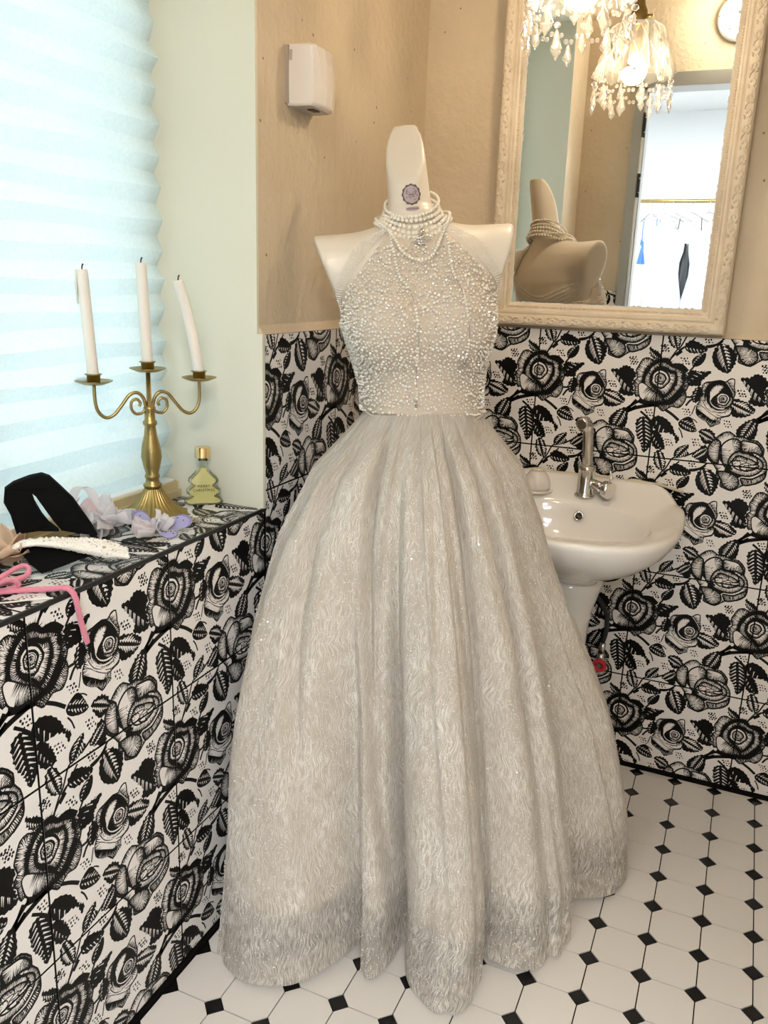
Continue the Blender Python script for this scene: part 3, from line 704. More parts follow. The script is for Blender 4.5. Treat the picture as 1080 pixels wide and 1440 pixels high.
# ------------------------------------------------------------------ the gown
gown = empty('wedding_gown', (BC[0], BC[1], 0), 0, 'white halter wedding gown with beaded bodice and full shimmering skirt on dress form', 'dress')
M['bodice'] = mat('beaded_tulle', (.66, .56, .46), .42, sheen=.4, bump=(420, .6, .003))
def halter(X, Y, Z):
    """negative inside the cloth region of the bodice"""
    lim = np.interp(Z, [1.0, 1.15, 1.20, 1.24, 1.27, 1.31, 1.35, 1.375], [.30, .30, .152, .146, .136, .100, .064, .050])
    front = np.maximum(np.abs(X)-lim, Z-1.372)
    backz = 1.10+.10*np.clip(np.abs(X)/.12, 0, 1)**2
    back = Z-backz
    w = np.clip((Y+.015)/.03, 0, 1)
    return np.where(Y > 0, front, np.where(Y < -.02, back, front*w+back*(1-w)))
def bodice_sdf(X, Y, Z):
    return np.maximum(np.maximum(body_sdf(X, Y, Z)-.0055, -(body_sdf(X, Y, Z)+.004)), np.maximum(halter(X, Y, Z), 1.025-Z))
V, F = surface_nets(bodice_sdf, (-.22, -.16, 1.00), (.22, .18, 1.40), .0062)
bod = body_obj('bodice', V, F, M['bodice'], gown)
# beads: small facetted stones sewn on the bodice
ICO_V = []; ph = (1+5**.5)/2
for a, c in ((-1, ph), (1, ph), (-1, -ph), (1, -ph)): ICO_V += [(a, c, 0), (0, a, c), (c, 0, a)]
ICO_V = np.array(ICO_V)/math.hypot(1, ph)
ICO_F = [(i, j, k) for i in range(12) for j in range(i+1, 12) for k in range(j+1, 12) if all(np.linalg.norm(ICO_V[p]-ICO_V[q]) < 1.1 for p, q in ((i, j), (j, k), (i, k)))]
ICO_F = np.array([t if np.dot(np.cross(ICO_V[t[1]]-ICO_V[t[0]], ICO_V[t[2]]-ICO_V[t[0]]), ICO_V[t[0]]) > 0 else t[::-1] for t in ICO_F])
def beads_mesh(P, R, name, mats, rs=None, smooth=False):
    n = len(P); rot = nrng.normal(size=(n, 3, 3)); rot, _ = np.linalg.qr(rot)
    Vb = np.einsum('vk,nkj->nvj', ICO_V, rot)*np.asarray(R)[:, None, None]+P[:, None, :]
    Fb = ICO_F[None]+(np.arange(n)*12)[:, None, None]
    me = np_mesh(name, Vb.reshape(-1, 3), Fb.reshape(-1, 3), mats, smooth)
    return me
cand = np.stack([nrng.uniform(-.17, .17, 30000), nrng.uniform(-.1, .15, 30000), nrng.uniform(1.035, 1.37, 30000)], 1)
th = nrng.uniform(0, 2*PI, 30000); cand[:, 0] = .16*np.cos(th); cand[:, 1] = .13*np.sin(th)
cand = on_body(cand, .0085, 20)
ok = (halter(cand[:, 0], cand[:, 1], cand[:, 2]) < -.002) & (cand[:, 2] > 1.03) & (np.abs(body_sdf(*cand.T)-.0085) < .002)
cand = cand[ok]
# simple dart thinning so that stones do not overlap
cell = {}; keep = []
for i, q in enumerate(cand):
    kx = tuple(np.floor(q/.0062).astype(int)); hit = False
    for dx in (-1, 0, 1):
        for dy in (-1, 0, 1):
            for dz in (-1, 0, 1):
                for j in cell.get((kx[0]+dx, kx[1]+dy, kx[2]+dz), ()):
                    if np.sum((cand[j]-q)**2) < .0052**2: hit = True
    if not hit: cell.setdefault(kx, []).append(i); keep.append(i)
P = cand[keep]; R = nrng.choice([.0020, .0025, .0030, .0037], len(P), p=[.35, .35, .2, .1])
sel = nrng.random(len(P)) < .91
W = to_world(P)-np.array((BC[0], BC[1], 0))
tag(link('sewn_beads', beads_mesh(W[sel], R[sel], 'sewn_beads', M['bead']), bod), 'small clear beads sewn over the bodice', kind='stuff')
M['sequin'] = mat('mirror_sequin', (.92, .89, .84), .1, metal=.5, spec=1.0, coat=1.0)
tag(link('sewn_sequins', beads_mesh(W[~sel], R[~sel]*.9, 'sewn_sequins', M['sequin']), bod), 'bright mirror sequins sewn over the bodice', kind='stuff')
# beaded threads along the halter edges and draped over the bare back
def thread(pts, r=.0011, name='beaded_thread', off=.006, step=.0045, m=None):
    q = np.array([tuple(v) for v in catmull(pts, 10)]); q = on_body(q, off, 10)
    W = to_world(q)-np.array((BC[0], BC[1], 0)); seg = np.linalg.norm(np.diff(W, axis=0), axis=1); s = np.concatenate([[0], np.cumsum(seg)])
    t = np.arange(0, s[-1], step); Pp = np.stack([np.interp(t, s, W[:, k]) for k in range(3)], 1)
    return Pp
def thread_obj(lines, name, rad, m, parent, smooth=True):
    P = np.concatenate(lines); return tag(link(name, beads_mesh(P, np.full(len(P), rad), name, m, smooth=smooth), parent), kind='stuff')
for s in (-1, 1):
    ln = []
    for k in range(6):
        o = .006*k
        ln.append(thread([(s*(.052+o*.4), .045, 1.372), (s*(.075+o), .05, 1.345), (s*(.108+o*.9), .055, 1.31), (s*(.142+o*.4), .05, 1.265), (s*(.150+o*.2), .04, 1.22)], off=.0075))
    thread_obj(ln, 'strap_threads', .0014, M['bead'], gown)
ln = []
for k in range(6):
    o = .018*k
    ln.append(thread([(-.045-.004*k, -.055, 1.375), (-.075-.2*o, -.08, 1.32), (-.088-.2*o, -.085, 1.29-.2*o), (-.05-.1*o, -.1, 1.245-.5*o), (.02, -.1, 1.215-.6*o), (.09, -.08, 1.235-.6*o), (.135, -.035, 1.255-.4*o)], off=.004))
thread_obj(ln, 'back_threads', .0019, M['bead'], gown)
# waist seam
q = np.array([(.13*math.cos(a), .10*math.sin(a), 1.030+.006*math.cos(a*2)-.014*max(0, math.sin(a))) for a in np.linspace(0, 2*PI, 80)]); q = on_body(q, .006, 12); z = q[:, 2].copy()
W = to_world(q)-np.array((BC[0], BC[1], 0)); MB().tube([tuple(r) for r in W], .0022, 6).build('waist_seam', M['bodice'], gown)

# skirt: folds traced from the hem, fading to the waist
HC = np.array([0.335, -0.62])
HEM = [(-180, .315), (-145, .42), (-128, .520), (-121, .527), (-114, .508), (-105, .455), (-102.5, .41), (-99, .315), (-96, .325), (-91, .376), (-87, .355), (-83.5, .25), (-80, .335), (-74, .385), (-69, .402), (-61, .392), (-54, .345), (-49, .298), (-43, .330), (-33, .345), (-25, .348), (-15, .338), (-7, .318), (-2, .262), (2, .315), (8, .385), (14, .415), (27, .440), (40, .43), (70, .40), (100, .36), (140, .33), (180, .315)]
_ha = np.array([h[0] for h in HEM], float); _hr = np.array([h[1] for h in HEM])
_fa = np.linspace(-180, 180, 721); _fr = np.interp(_fa, _ha, _hr)
def gsmooth(r, s):
    k = np.exp(-.5*(np.arange(-90, 91)/(s*2))**2); k /= k.sum()
    return np.convolve(np.concatenate([r[-91:-1], r, r[1:91]]), k, 'valid')
_f1 = gsmooth(_fr, 1.2); _f2 = gsmooth(_fr, 16)
SP = np.array([0, .03, .106, .22, .375, .615, .85, 1.0]); SPv = np.array([0, .10, .35, .54, .71, .865, .96, 1.0])
FOLDS = ((-70, -66, .014, 5), (-57, -50, -.016, 2.6), (-100, -92, .012, 5), (-108, -99, -.014, 2.4), (-44, -36, .012, 5), (-12, -8, -.014, 3), (-135, -112, .010, 6), (-63, -74, -.010, 2.2), (-35, -20, -.012, 2.4), (5, 20, .012, 7))
# overlapping pleats: (angle at waist, angle at hem, depth, run-out, side)
CREASES = ((-103, -84, .034, 5, 1), (-13, -2, .038, 7, 1), (-47, -50, .024, 5, -1), (-124, -100, .030, 6, 1), (-72, -66, .012, 4, -1), (-88, -92, .010, 4, 1), (-30, -27, .016, 5, -1), (4, 12, .018, 6, 1), (-138, -124, .018, 6, 1), (-60, -58, .010, 3.5, 1))
def skirt_pt(th, s, off=0.0, zb=0.0):
    """th degrees, s 0 waist .. 1 hem"""
    z0 = 1.036-.010*max(0, math.sin(math.radians(-th-60+0)))
    hemz = .006+.010*(.5+.5*math.sin(math.radians(th)*7+1))
    z = z0+(hemz-z0)*s
    a = math.radians(th); la = a-FACE
    rw = 1/math.sqrt((math.cos(la)/.113)**2+(math.sin(la)/.086)**2)
    w = min(1, s*1.9)**.9
    rh = np.interp(th, _fa, _f1)*w+np.interp(th, _fa, _f2)*(1-w)
    p = np.interp(s, SP, SPv)
    r = rw+(rh-rw)*p
    g = s*(1-s)*4
    r += .0050*g*math.sin(23*a+2.0*math.sin(3*a))+.0032*g*math.sin(41*a+1.3)*(1-s)
    for f0, f1, am, wd, sd in CREASES:
        x = sd*(th-f0-(f1-f0)*s**.8); r -= 1.4*am*(sstep(-1.1, .1, x) if x < .1 else math.exp(-(x-.1)/wd))*sstep(.0, .10, s)*(1-.35*s)
    r += .010*math.sin(math.pi*s*2.2+th*.05)*s*(1-s)
    for f0, f1, am, wd in FOLDS: r += am*math.exp(-((th-f0-(f1-f0)*s)/wd)**2)*sstep(.03, .3, s)*(1-.3*s)
    r *= 1-.175*math.exp(-((th-22)/38)**2)*math.exp(-((s-.28)/.27)**2)
    r -= off
    c = BC+(HC-BC)*min(1, s*1.15)
    x, y = c[0]+r*math.cos(a), c[1]+r*math.sin(a)
    # the wall and the washbasin press the cloth in
    xm = .012+.004*math.sin(9*s+th*.2)+off
    if x < xm+.06: x = xm+.06*math.exp((x-xm-.06)/.06)
    if z > .50 and x > .20:
        lim = -.475+.25*sstep(.62, .50, z)-off
        if y > lim-.04: y = lim-.04*math.exp(-(y-lim+.04)/.04)
    if y > -.06: y = -.06
    return (x, y, z)
NT, NS = 720, 140
def skirt_layer(name, mats, s0, s1, off, ns, parent, ripple=0.0):
    vs = []; fs = []; uv = []
    for j in range(ns):
        s = s0+(s1-s0)*j/(ns-1)
        for i in range(NT):
            th = -180+360*i/NT
            q = skirt_pt(th, s, off); vs.append((q[0]-BC[0], q[1]-BC[1], q[2]))
        row = np.array(vs[-NT:]+[vs[-NT]]); arc = np.concatenate([[0], np.cumsum(np.linalg.norm(np.diff(row, axis=0), axis=1))]); arc /= arc[-1]   # cloth coordinate: length along the row
        uv += [(float(arc[i]), s) for i in range(NT)]
    for j in range(ns-1):
        for i in range(NT):
            k = (i+1) % NT; fs.append((j*NT+i, (j+1)*NT+i, (j+1)*NT+k, j*NT+k))
    me = np_mesh(name, vs, fs, mats, True); ul = me.uv_layers.new(name='UVMap')
    li = np.empty(len(me.loops), int); me.loops.foreach_get('vertex_index', li); U = np.array(uv)[li]
    # seam: the last column wraps
    Uq = U.reshape(-1, 4, 2); wrap = (Uq[:, :, 0].max(1)-Uq[:, :, 0].min(1)) > .5; Uq[wrap, :, 0] = np.where(Uq[wrap, :, 0] < .5, Uq[wrap, :, 0]+1, Uq[wrap, :, 0])
    ul.data.foreach_set('uv', Uq.reshape(-1).copy()); return link(name, me, parent)
def organza(name, sheer, sheer_hem):
    """shimmering cloth: wavy fine lines, sparkling flecks, sheer between the lines"""
    m = bpy.data.materials.new(name); m.use_nodes = True; nt = m.node_tree; b = nt.nodes['Principled BSDF']; N = nt.nodes.new; Lk = nt.links.new
    out = nt.nodes['Material Output']
    uv = N('ShaderNodeUVMap'); uv.uv_map = 'UVMap'
    mp = N('ShaderNodeMapping'); mp.inputs['Scale'].default_value = (44, 17.0, 1); Lk(uv.outputs[0], mp.inputs[0])
    nz = N('ShaderNodeTexNoise'); nz.inputs['Scale'].default_value = 1.0; nz.inputs['Detail'].default_value = 2.0; Lk(mp.outputs[0], nz.inputs['Vector'])
    sep = N('ShaderNodeSeparateXYZ'); Lk(uv.outputs[0], sep.inputs[0])
    mu = N('ShaderNodeMath'); mu.operation = 'MULTIPLY_ADD'; mu.inputs[1].default_value = 1250; Lk(sep.outputs[0], mu.inputs[0])
    ma = N('ShaderNodeMath'); ma.operation = 'MULTIPLY'; ma.inputs[1].default_value = 17; Lk(nz.outputs['Fac'], ma.inputs[0]); Lk(ma.outputs[0], mu.inputs[2])
    mv = N('ShaderNodeMath'); mv.operation = 'MULTIPLY'; mv.inputs[1].default_value = 42; Lk(sep.outputs[1], mv.inputs[0])
    cv = N('ShaderNodeCombineXYZ'); Lk(mu.outputs[0], cv.inputs[0]); Lk(mv.outputs[0], cv.inputs[1])
    sn = N('ShaderNodeTexNoise'); sn.inputs['Scale'].default_value = 1.0; sn.inputs['Detail'].default_value = 1.0; Lk(cv.outputs[0], sn.inputs['Vector'])
    ln = N('ShaderNodeMapRange'); ln.inputs['From Min'].default_value = .38; ln.inputs['From Max'].default_value = .62; Lk(sn.outputs['Fac'], ln.inputs['Value'])
    # patches where the shimmer lies denser
    n2 = N('ShaderNodeTexNoise'); n2.inputs['Scale'].default_value = 9; n2.inputs['Detail'].default_value = 3
    mp2 = N('ShaderNodeMapping'); mp2.inputs['Scale'].default_value = (5, 1.0, 1); Lk(uv.outputs[0], mp2.inputs[0]); Lk(mp2.outputs[0], n2.inputs['Vector'])
    cr = N('ShaderNodeMix'); cr.data_type = 'RGBA'; cr.inputs['A'].default_value = (.67, .595, .51, 1); cr.inputs['B'].default_value = (.93, .89, .83, 1)
    lf = N('ShaderNodeMath'); lf.operation = 'MULTIPLY'; Lk(ln.outputs[0], lf.inputs[0])
    pr = N('ShaderNodeMapRange'); pr.inputs['From Min'].default_value = .35; pr.inputs['From Max'].default_value = .65; pr.inputs['To Min'].default_value = .35; Lk(n2.outputs['Fac'], pr.inputs['Value']); Lk(pr.outputs[0], lf.inputs[1])
    Lk(lf.outputs[0], cr.inputs['Factor'])
    # sparkles
    mp3 = N('ShaderNodeMapping'); mp3.inputs['Scale'].default_value = (820, 360, 1); Lk(uv.outputs[0], mp3.inputs[0])
    vo = N('ShaderNodeTexVoronoi'); vo.inputs['Scale'].default_value = 1.0; Lk(mp3.outputs[0], vo.inputs['Vector'])
    sc = N('ShaderNodeSeparateColor'); Lk(vo.outputs['Color'], sc.inputs[0])
    g1 = N('ShaderNodeMath'); g1.operation = 'GREATER_THAN'; g1.inputs[1].default_value = .86; Lk(sc.outputs[0], g1.inputs[0])
    g2 = N('ShaderNodeMath'); g2.operation = 'LESS_THAN'; g2.inputs[1].default_value = .42; Lk(vo.outputs['Distance'], g2.inputs[0])
    sp = N('ShaderNodeMath'); sp.operation = 'MULTIPLY'; Lk(g1.outputs[0], sp.inputs[0]); Lk(g2.outputs[0], sp.inputs[1])
    wc = N('ShaderNodeMix'); wc.data_type = 'RGBA'; wc.inputs['B'].default_value = (1.0, .99, .97, 1); Lk(cr.outputs['Result'], wc.inputs['A']); Lk(sp.outputs[0], wc.inputs['Factor'])
    Lk(wc.outputs['Result'], b.inputs['Base Color'])
    b.inputs['Roughness'].default_value = .42; b.inputs['Sheen Weight'].default_value = .35; b.inputs['Specular IOR Level'].default_value = .4
    rg = N('ShaderNodeMapRange'); rg.inputs['To Min'].default_value = .45; rg.inputs['To Max'].default_value = .22; Lk(sp.outputs[0], rg.inputs['Value']); Lk(rg.outputs[0], b.inputs['Roughness'])
    mt = N('ShaderNodeMath'); mt.operation = 'MULTIPLY'; mt.inputs[1].default_value = .0; Lk(sp.outputs[0], mt.inputs[0]); Lk(mt.outputs[0], b.inputs['Metallic'])
    bu = N('ShaderNodeBump'); bu.inputs['Strength'].default_value = .6; bu.inputs['Distance'].default_value = .002; Lk(ln.outputs[0], bu.inputs['Height']); Lk(bu.outputs['Normal'], b.inputs['Normal'])
    # sheer share
    tr = N('ShaderNodeBsdfTransparent'); mx = N('ShaderNodeMixShader'); tl = N('ShaderNodeBsdfTranslucent'); tl.inputs[0].default_value = (.8, .74, .66, 1)
    m1 = N('ShaderNodeMixShader'); m1.inputs[0].default_value = .22; Lk(b.outputs[0], m1.inputs[1]); Lk(tl.outputs[0], m1.inputs[2])
    hr = N('ShaderNodeMapRange'); hr.inputs['From Min'].default_value = .80; hr.inputs['From Max'].default_value = .93; hr.inputs['To Min'].default_value = sheer; hr.inputs['To Max'].default_value = sheer_hem; Lk(sep.outputs[1], hr.inputs['Value'])
    iv = N('ShaderNodeMath'); iv.operation = 'SUBTRACT'; iv.inputs[0].default_value = 1.0; Lk(lf.outputs[0], iv.inputs[1])
    al = N('ShaderNodeMath'); al.operation = 'MULTIPLY'; Lk(iv.outputs[0], al.inputs[0]); Lk(hr.outputs[0], al.inputs[1])
    Lk(al.outputs[0], mx.inputs[0]); Lk(m1.outputs[0], mx.inputs[1]); Lk(tr.outputs[0], mx.inputs[2]); Lk(mx.outputs[0], out.inputs[0])
    return m
M['overlay'] = organza('shimmer_organza', .18, .58)
M['lining'] = mat('ivory_lining', (.80, .71, .61), .6, sheen=.2)
skirt_layer('skirt', M['overlay'], 0, 1, 0, NS, gown)
skirt_layer('skirt_lining', M['lining'], 0.02, .86, .016, 60, gown)
# glitter: tiny tilted flakes all over the skirt
NG = 20000; gv = []
ths = nrng.uniform(-175, 60, NG); ss = nrng.uniform(.02, .995, NG)**.75
for t_, s_ in zip(ths, ss):
    p0 = Vector(skirt_pt(t_, s_, -.0012)); e1 = (Vector(skirt_pt(t_+.6, s_, -.0012))-p0).normalized(); e2 = (Vector(skirt_pt(t_, min(1, s_+.006), -.0012))-p0).normalized() if s_ < .99 else Vector((0, 0, -1))
    nn = e1.cross(e2).normalized(); a1, a2 = nrng.normal(0, .30, 2); e1 = (e1+nn*a1).normalized(); e2 = (e2+nn*a2).normalized(); g_ = .0007+.0008*nrng.random()
    p0 = p0-Vector((BC[0], BC[1], 0)); gv += [tuple(p0+e1*g_), tuple(p0+e2*g_*1.2), tuple(p0-e1*g_), tuple(p0-e2*g_*1.2)]
gl_ = np_mesh('glitter', gv, [tuple(range(4*i, 4*i+4)) for i in range(NG)], mat('silver_glitter', (1.0, .99, .97), .14, spec=1.0, coat=1.0), False)
tag(link('glitter', gl_, gown), 'tiny silver glitter flakes scattered over the skirt', kind='stuff')
skirt_layer('hem_band', M['overlay'], .945, 1, .0022, 8, gown)
# ------------------------------------------------------------------ pearl necklaces
NB = np.array((BC[0], BC[1], 0))
_sm = MB().sphere((0, 0, 0), 1, 10, 7); SPH_V = np.array(_sm.v); SPH_F = _sm.f
def pearls(P, r, name, parent, m=None):
    v, f = [], []
    for i, q in enumerate(P):
        b = len(v); rr = r[i] if hasattr(r, '__len__') else r
        v.extend((SPH_V*rr+q).tolist()); f.extend([[b+k for k in ff] for ff in SPH_F])
    return link(name, np_mesh(name, v, f, m or M['pearl'], True), parent)
def resample(W, step):
    seg = np.linalg.norm(np.diff(W, axis=0), axis=1); s = np.concatenate([[0], np.cumsum(seg)]); t = np.arange(0, s[-1], step)
    return np.stack([np.interp(t, s, W[:, k]) for k in range(3)], 1)
def neck_ring(r, zc, drop, lat=0.0, a0=0, a1=2*PI, rough=.0, cy=-.012, hang=.0):
    out = []
    for a in np.linspace(a0, a1, 90):
        x = r*math.sin(a)+lat*.3; y = cy+r*.98*math.cos(a)+hang*max(0, math.cos(a))
        z = zc-drop*(.5+.5*math.cos(a))+lat*math.sin(a)
        out.append((x, y, z))
    q = np.array(out); d = body_sdf(q[:, 0], q[:, 1], q[:, 2]); g = grad(q, body_sdf)
    for _ in range(8):
        d = body_sdf(q[:, 0], q[:, 1], q[:, 2]); q += np.where(d < .0045, .0045-d, 0)[:, None]*grad(q, body_sdf)
    return q
ck = empty('pearl_choker', (BC[0], BC[1], 1.37), 0, 'four-row pearl choker with silver ringed-orb pendant around the neck of the dress form', 'necklace')
CK = np.array((BC[0], BC[1], 1.37))
for r, zc, dr, lat, pr in ((.0495, 1.428, .050, .004, .0042), (.055, 1.419, .052, .002, .0046), (.060, 1.409, .054, .0, .0048), (.065, 1.398, .052, .0, .0046)):
    W = to_world(neck_ring(r, zc, dr, lat))-CK; pearls(resample(W, pr*2.02), pr, 'strand', ck)
# orb pendant with ring, cross and stones
c = on_body(np.array([(.006, .075, 1.350)]), .010, 16)[0]; c = to_world(c)-CK
fx = Vector((BX[0], BX[1], 0)); fy = Vector((BY[0], BY[1], 0)); fz = Vector((0, 0, 1)); C_ = Vector(c)
loc3 = lambda x, y, z: tuple(C_+fx*x+fy*y+fz*z)
pend = MB(); pend.sphere(tuple(C_), .0085, 12, 8, sc=(1, .8, 1)); pend.build('orb', M['silver'], ck)
ring = MB(); tl = .28
ring.tube([loc3(.0185*math.cos(a), .0060*math.sin(a)+.003, .0052*math.sin(a)+.0185*math.cos(a)*tl) for a in np.linspace(0, 2*PI, 40)], .0013, 6); ring.build('orb_ring', M['silver'], ck)
crs = MB(); crs.tube([loc3(0, .002, .007), loc3(-.001, .002, .021)], .0018, 6); crs.tube([loc3(-.006, .002, .0150), loc3(.005, .002, .0160)], .0018, 6); crs.sphere(loc3(-.001, .002, .021), .0028, 8, 6); crs.build('orb_cross', M['silver'], ck)
stn = [loc3(.0075*math.cos(a)*math.cos(e), .0095*abs(math.cos(e)*math.sin(a))+.002, .0085*math.sin(e)) for a in np.linspace(.2, 2.9, 7) for e in (-.7, -.2, .3, .8)]
stn += [loc3(.0185*math.cos(a), .0060*math.sin(a)+.0045, .0052*math.sin(a)+.0185*math.cos(a)*tl) for a in np.linspace(0, 2*PI, 26)]
tag(link('rhinestones', beads_mesh(np.array(stn), np.full(len(stn), .0014), 'rhinestones', M['sequin']), ck), kind='stuff')
# short loop below the pendant
pn = empty('pearl_necklace', (BC[0], BC[1], 1.36), 0, 'single-row pearl necklace looping just below the choker pendant', 'necklace'); PN = np.array((BC[0], BC[1], 1.36))
pts = [(-.068, -.02, 1.392), (-.066, .02, 1.382), (-.052, .055, 1.366), (-.040, .07, 1.345), (-.026, .08, 1.322), (.0, .09, 1.310), (.022, .09, 1.318), (.040, .075, 1.345), (.055, .055, 1.37), (.067, .02, 1.388), (.068, -.02, 1.396), (.05, -.055, 1.398), (0, -.075, 1.398), (-.05, -.055, 1.396), (-.068, -.02, 1.392)]
W = np.array([tuple(v) for v in catmull(pts, 8)]); d = body_sdf(*W.T); 
for _ in range(10): d = body_sdf(*W.T); W += np.where(d < .010, .010-d, 0)[:, None]*grad(W, body_sdf)
pearls(resample(to_world(W)-PN, .0062), .0031, 'strand', pn)
# upper ring crossing the throat
pu = empty('thin_pearl_strand', (BC[0], BC[1], 1.38), 0, 'thin pearl strand crossing the throat above the orb pendant', 'necklace'); PU = np.array((BC[0], BC[1], 1.38))
q = neck_ring(.049, 1.440, .052, .006, cy=-.008, hang=.006); pearls(resample(to_world(q)-PU, .0066), .0033, 'strand', pu)
# long chains with pearl spacers hanging down the bodice
def long_chain(name, label, pts, drop_orb):
    e = empty(name, (BC[0], BC[1], 1.3), 0, label, 'necklace', 'long chains hanging down the bodice'); E0 = np.array((BC[0], BC[1], 1.3))
    q = np.array([tuple(v) for v in catmull(pts, 10)]); q = on_body(q, .0105, 10); W = to_world(q)-E0
    MB().tube([tuple(r) for r in W[::2]], .0007, 5).build('chain', M['silver'], e)
    Pp = resample(W, .0064); n = len(Pp); sel = [i for i in range(n) if (i < n*.35) or (int(i/6) % 2 == 0)]
    tag(pearls(Pp[sel], .0029, 'chain_pearls', e), kind='stuff')
    if drop_orb:
        t = Vector(W[-1]); b = MB(); b.sphere(tuple(t+Vector((0, 0, -.004))), .0036, 8, 6); b.tube([tuple(t+fx*.008*math.cos(a)+fy*.004*math.sin(a)+fz*(-.004+.001*math.sin(a))) for a in np.linspace(0, 2*PI, 20)], .0008, 5); b.build('small_orb', M['silver'], e)
    else:
        t = Vector(W[-1]); b = MB(); b.tube([tuple(t), tuple(t+Vector((0, 0, -.012)))], [.0018, .0024], 6); b.build('clasp_end', M['silver'], e)
long_chain('long_necklace', 'long pearl chain hanging down the left of the bodice to the waist', [(-.050, .06, 1.362), (-.046, .07, 1.33), (-.040, .1, 1.29), (-.022, .1, 1.255), (-.020, .1, 1.2), (-.018, .1, 1.14), (-.020, .1, 1.085), (-.022, .1, 1.058)], False)
long_chain('orb_chain', 'pearl chain ending in a tiny orb at the right of the bodice', [(.052, .055, 1.372), (.055, .07, 1.335), (.058, .09, 1.29), (.068, .1, 1.245), (.072, .1, 1.195), (.071, .1, 1.155), (.070, .1, 1.13)], True)

# ------------------------------------------------------------------ wall mirror
MX0, MX1, MZ0, MZ1 = 0.200, 0.768, 1.176, 1.99; TILT = math.radians(1.35)
mir = empty('wall_mirror', ((MX0+MX1)/2, -.006, MZ0), 0, 'large wall mirror in carved cream frame above the washbasin', 'mirror'); mir.rotation_euler = (TILT, 0, 0)
W2 = (MX1-MX0)/2; HH = MZ1-MZ0; FWD = .056
PROF = [(0, 0), (0, -.020), (.004, -.027), (.012, -.029), (.024, -.027), (.027, -.022), (.031, -.0245), (.036, -.0245), (.039, -.019), (.043, -.018), (.048, -.0185), (.0515, -.014), (.056, -.010), (.056, 0)]
def rail(side):
    b = MB(); rs = []
    cor = {'bottom': ((-W2, 0), (W2, 0), (1, 1), (-1, 1)), 'top': ((W2, HH), (-W2, HH), (-1, -1), (1, -1)), 'left': ((-W2, HH), (-W2, 0), (1, -1), (1, 1)), 'right': ((W2, 0), (W2, HH), (-1, 1), (-1, -1))}[side]
    for (x, z), (ix, iz) in ((cor[0], cor[2]), (cor[1], cor[3])): rs.append([(x+ix*p, y, z+iz*p) for p, y in PROF])
    b.rings(rs, True, True, True, 0, False); return b.build('frame_rail', M['frame'], mir)
RAILS = {s: rail(s) for s in ('bottom', 'top', 'left', 'right')}
# carved scroll relief along the outer band and a bead row along the sight edge
def along(side, t, p):
    return {'bottom': (-W2+t, p), 'top': (-W2+t, HH-p), 'left': (-W2+p, t), 'right': (W2-p, t)}[side]
for side, ln in (('bottom', 2*W2), ('top', 2*W2), ('left', HH), ('right', HH)):
    b = MB(); n = int((ln-.05)/.030)
    for i in range(n):
        t0 = .028+(ln-.056)*i/n; st = (ln-.056)/n; pts = []
        for k in range(15):
            a = k/14*5.2; r = .0072*(1-.72*k/14); cx, cp = t0+st*.62, .0135
            pts.append((cx+r*1.15*math.cos(PI+a), cp+r*math.sin(PI+a)*(1 if i % 2 == 0 else -1)))
        lead = [(t0-st*.15, .0135+(.007 if i % 2 else -.007)), (t0+st*.12, .0135+(.0075 if i % 2 else -.0075))]
        P3 = []
        for tt, pp in lead+pts:
            x, z = along(side, tt, pp); P3.append((x, -.0283, z))
        b.tube(P3, [.0010]+[.0026]*(len(P3)-2)+[.0010], 5)
        x0, z0 = along(side, t0+st*.2, .0135+(.005 if i % 2 == 0 else -.005)); x1, z1 = along(side, t0+st*.5, .0135+(.0085 if i % 2 == 0 else -.0085))
        b.tube([(x0, -.0283, z0), ((x0+x1)/2, -.0300, (z0+z1)/2), (x1, -.0280, z1)], [.0006, .0030, .0006], 5)
    tag(b.build('carved_scroll', M['frame'], RAILS[side]), kind='stuff')
    b = MB(); n = int((ln-.1)/.0062)
    for i in range(n):
        x, z = along(side, .05+(ln-.1)*(i+.5)/n, .0455); b.sphere((x, -.0185, z), .0023, 6, 4)
    tag(b.build('bead_row', M['frame'], RAILS[side]), kind='stuff')
gl = MB().box(-W2+.045, -.0105, .045, W2-.045, -.004, HH-.045).build('mirror_glass', M['mirror'], mir)
# flaking silver edge round the glass
b = MB(); rr = random.Random(3)
chip = mat('flaked_silver', (.62, .62, .60), .6)
for side, ln in (('bottom', 2*W2), ('left', HH), ('right', HH)):
    n = int((ln-.11)/.0045)
    prev = .056+.002
    for i in range(n):
        w = .0004+.0022*max(0, rr.gauss(.2, .6))
        t0, t1 = .055+(ln-.11)*i/n, .055+(ln-.11)*(i+1)/n
        q = [along(side, t0, .0545), along(side, t1, .0545), along(side, t1, .056+w), along(side, t0, prev)]; prev = .056+w
        b.add([(x, -.0108, z) for x, z in q], [(0, 1, 2, 3)])
tag(b.build('flaked_edge', chip, gl), kind='stuff')

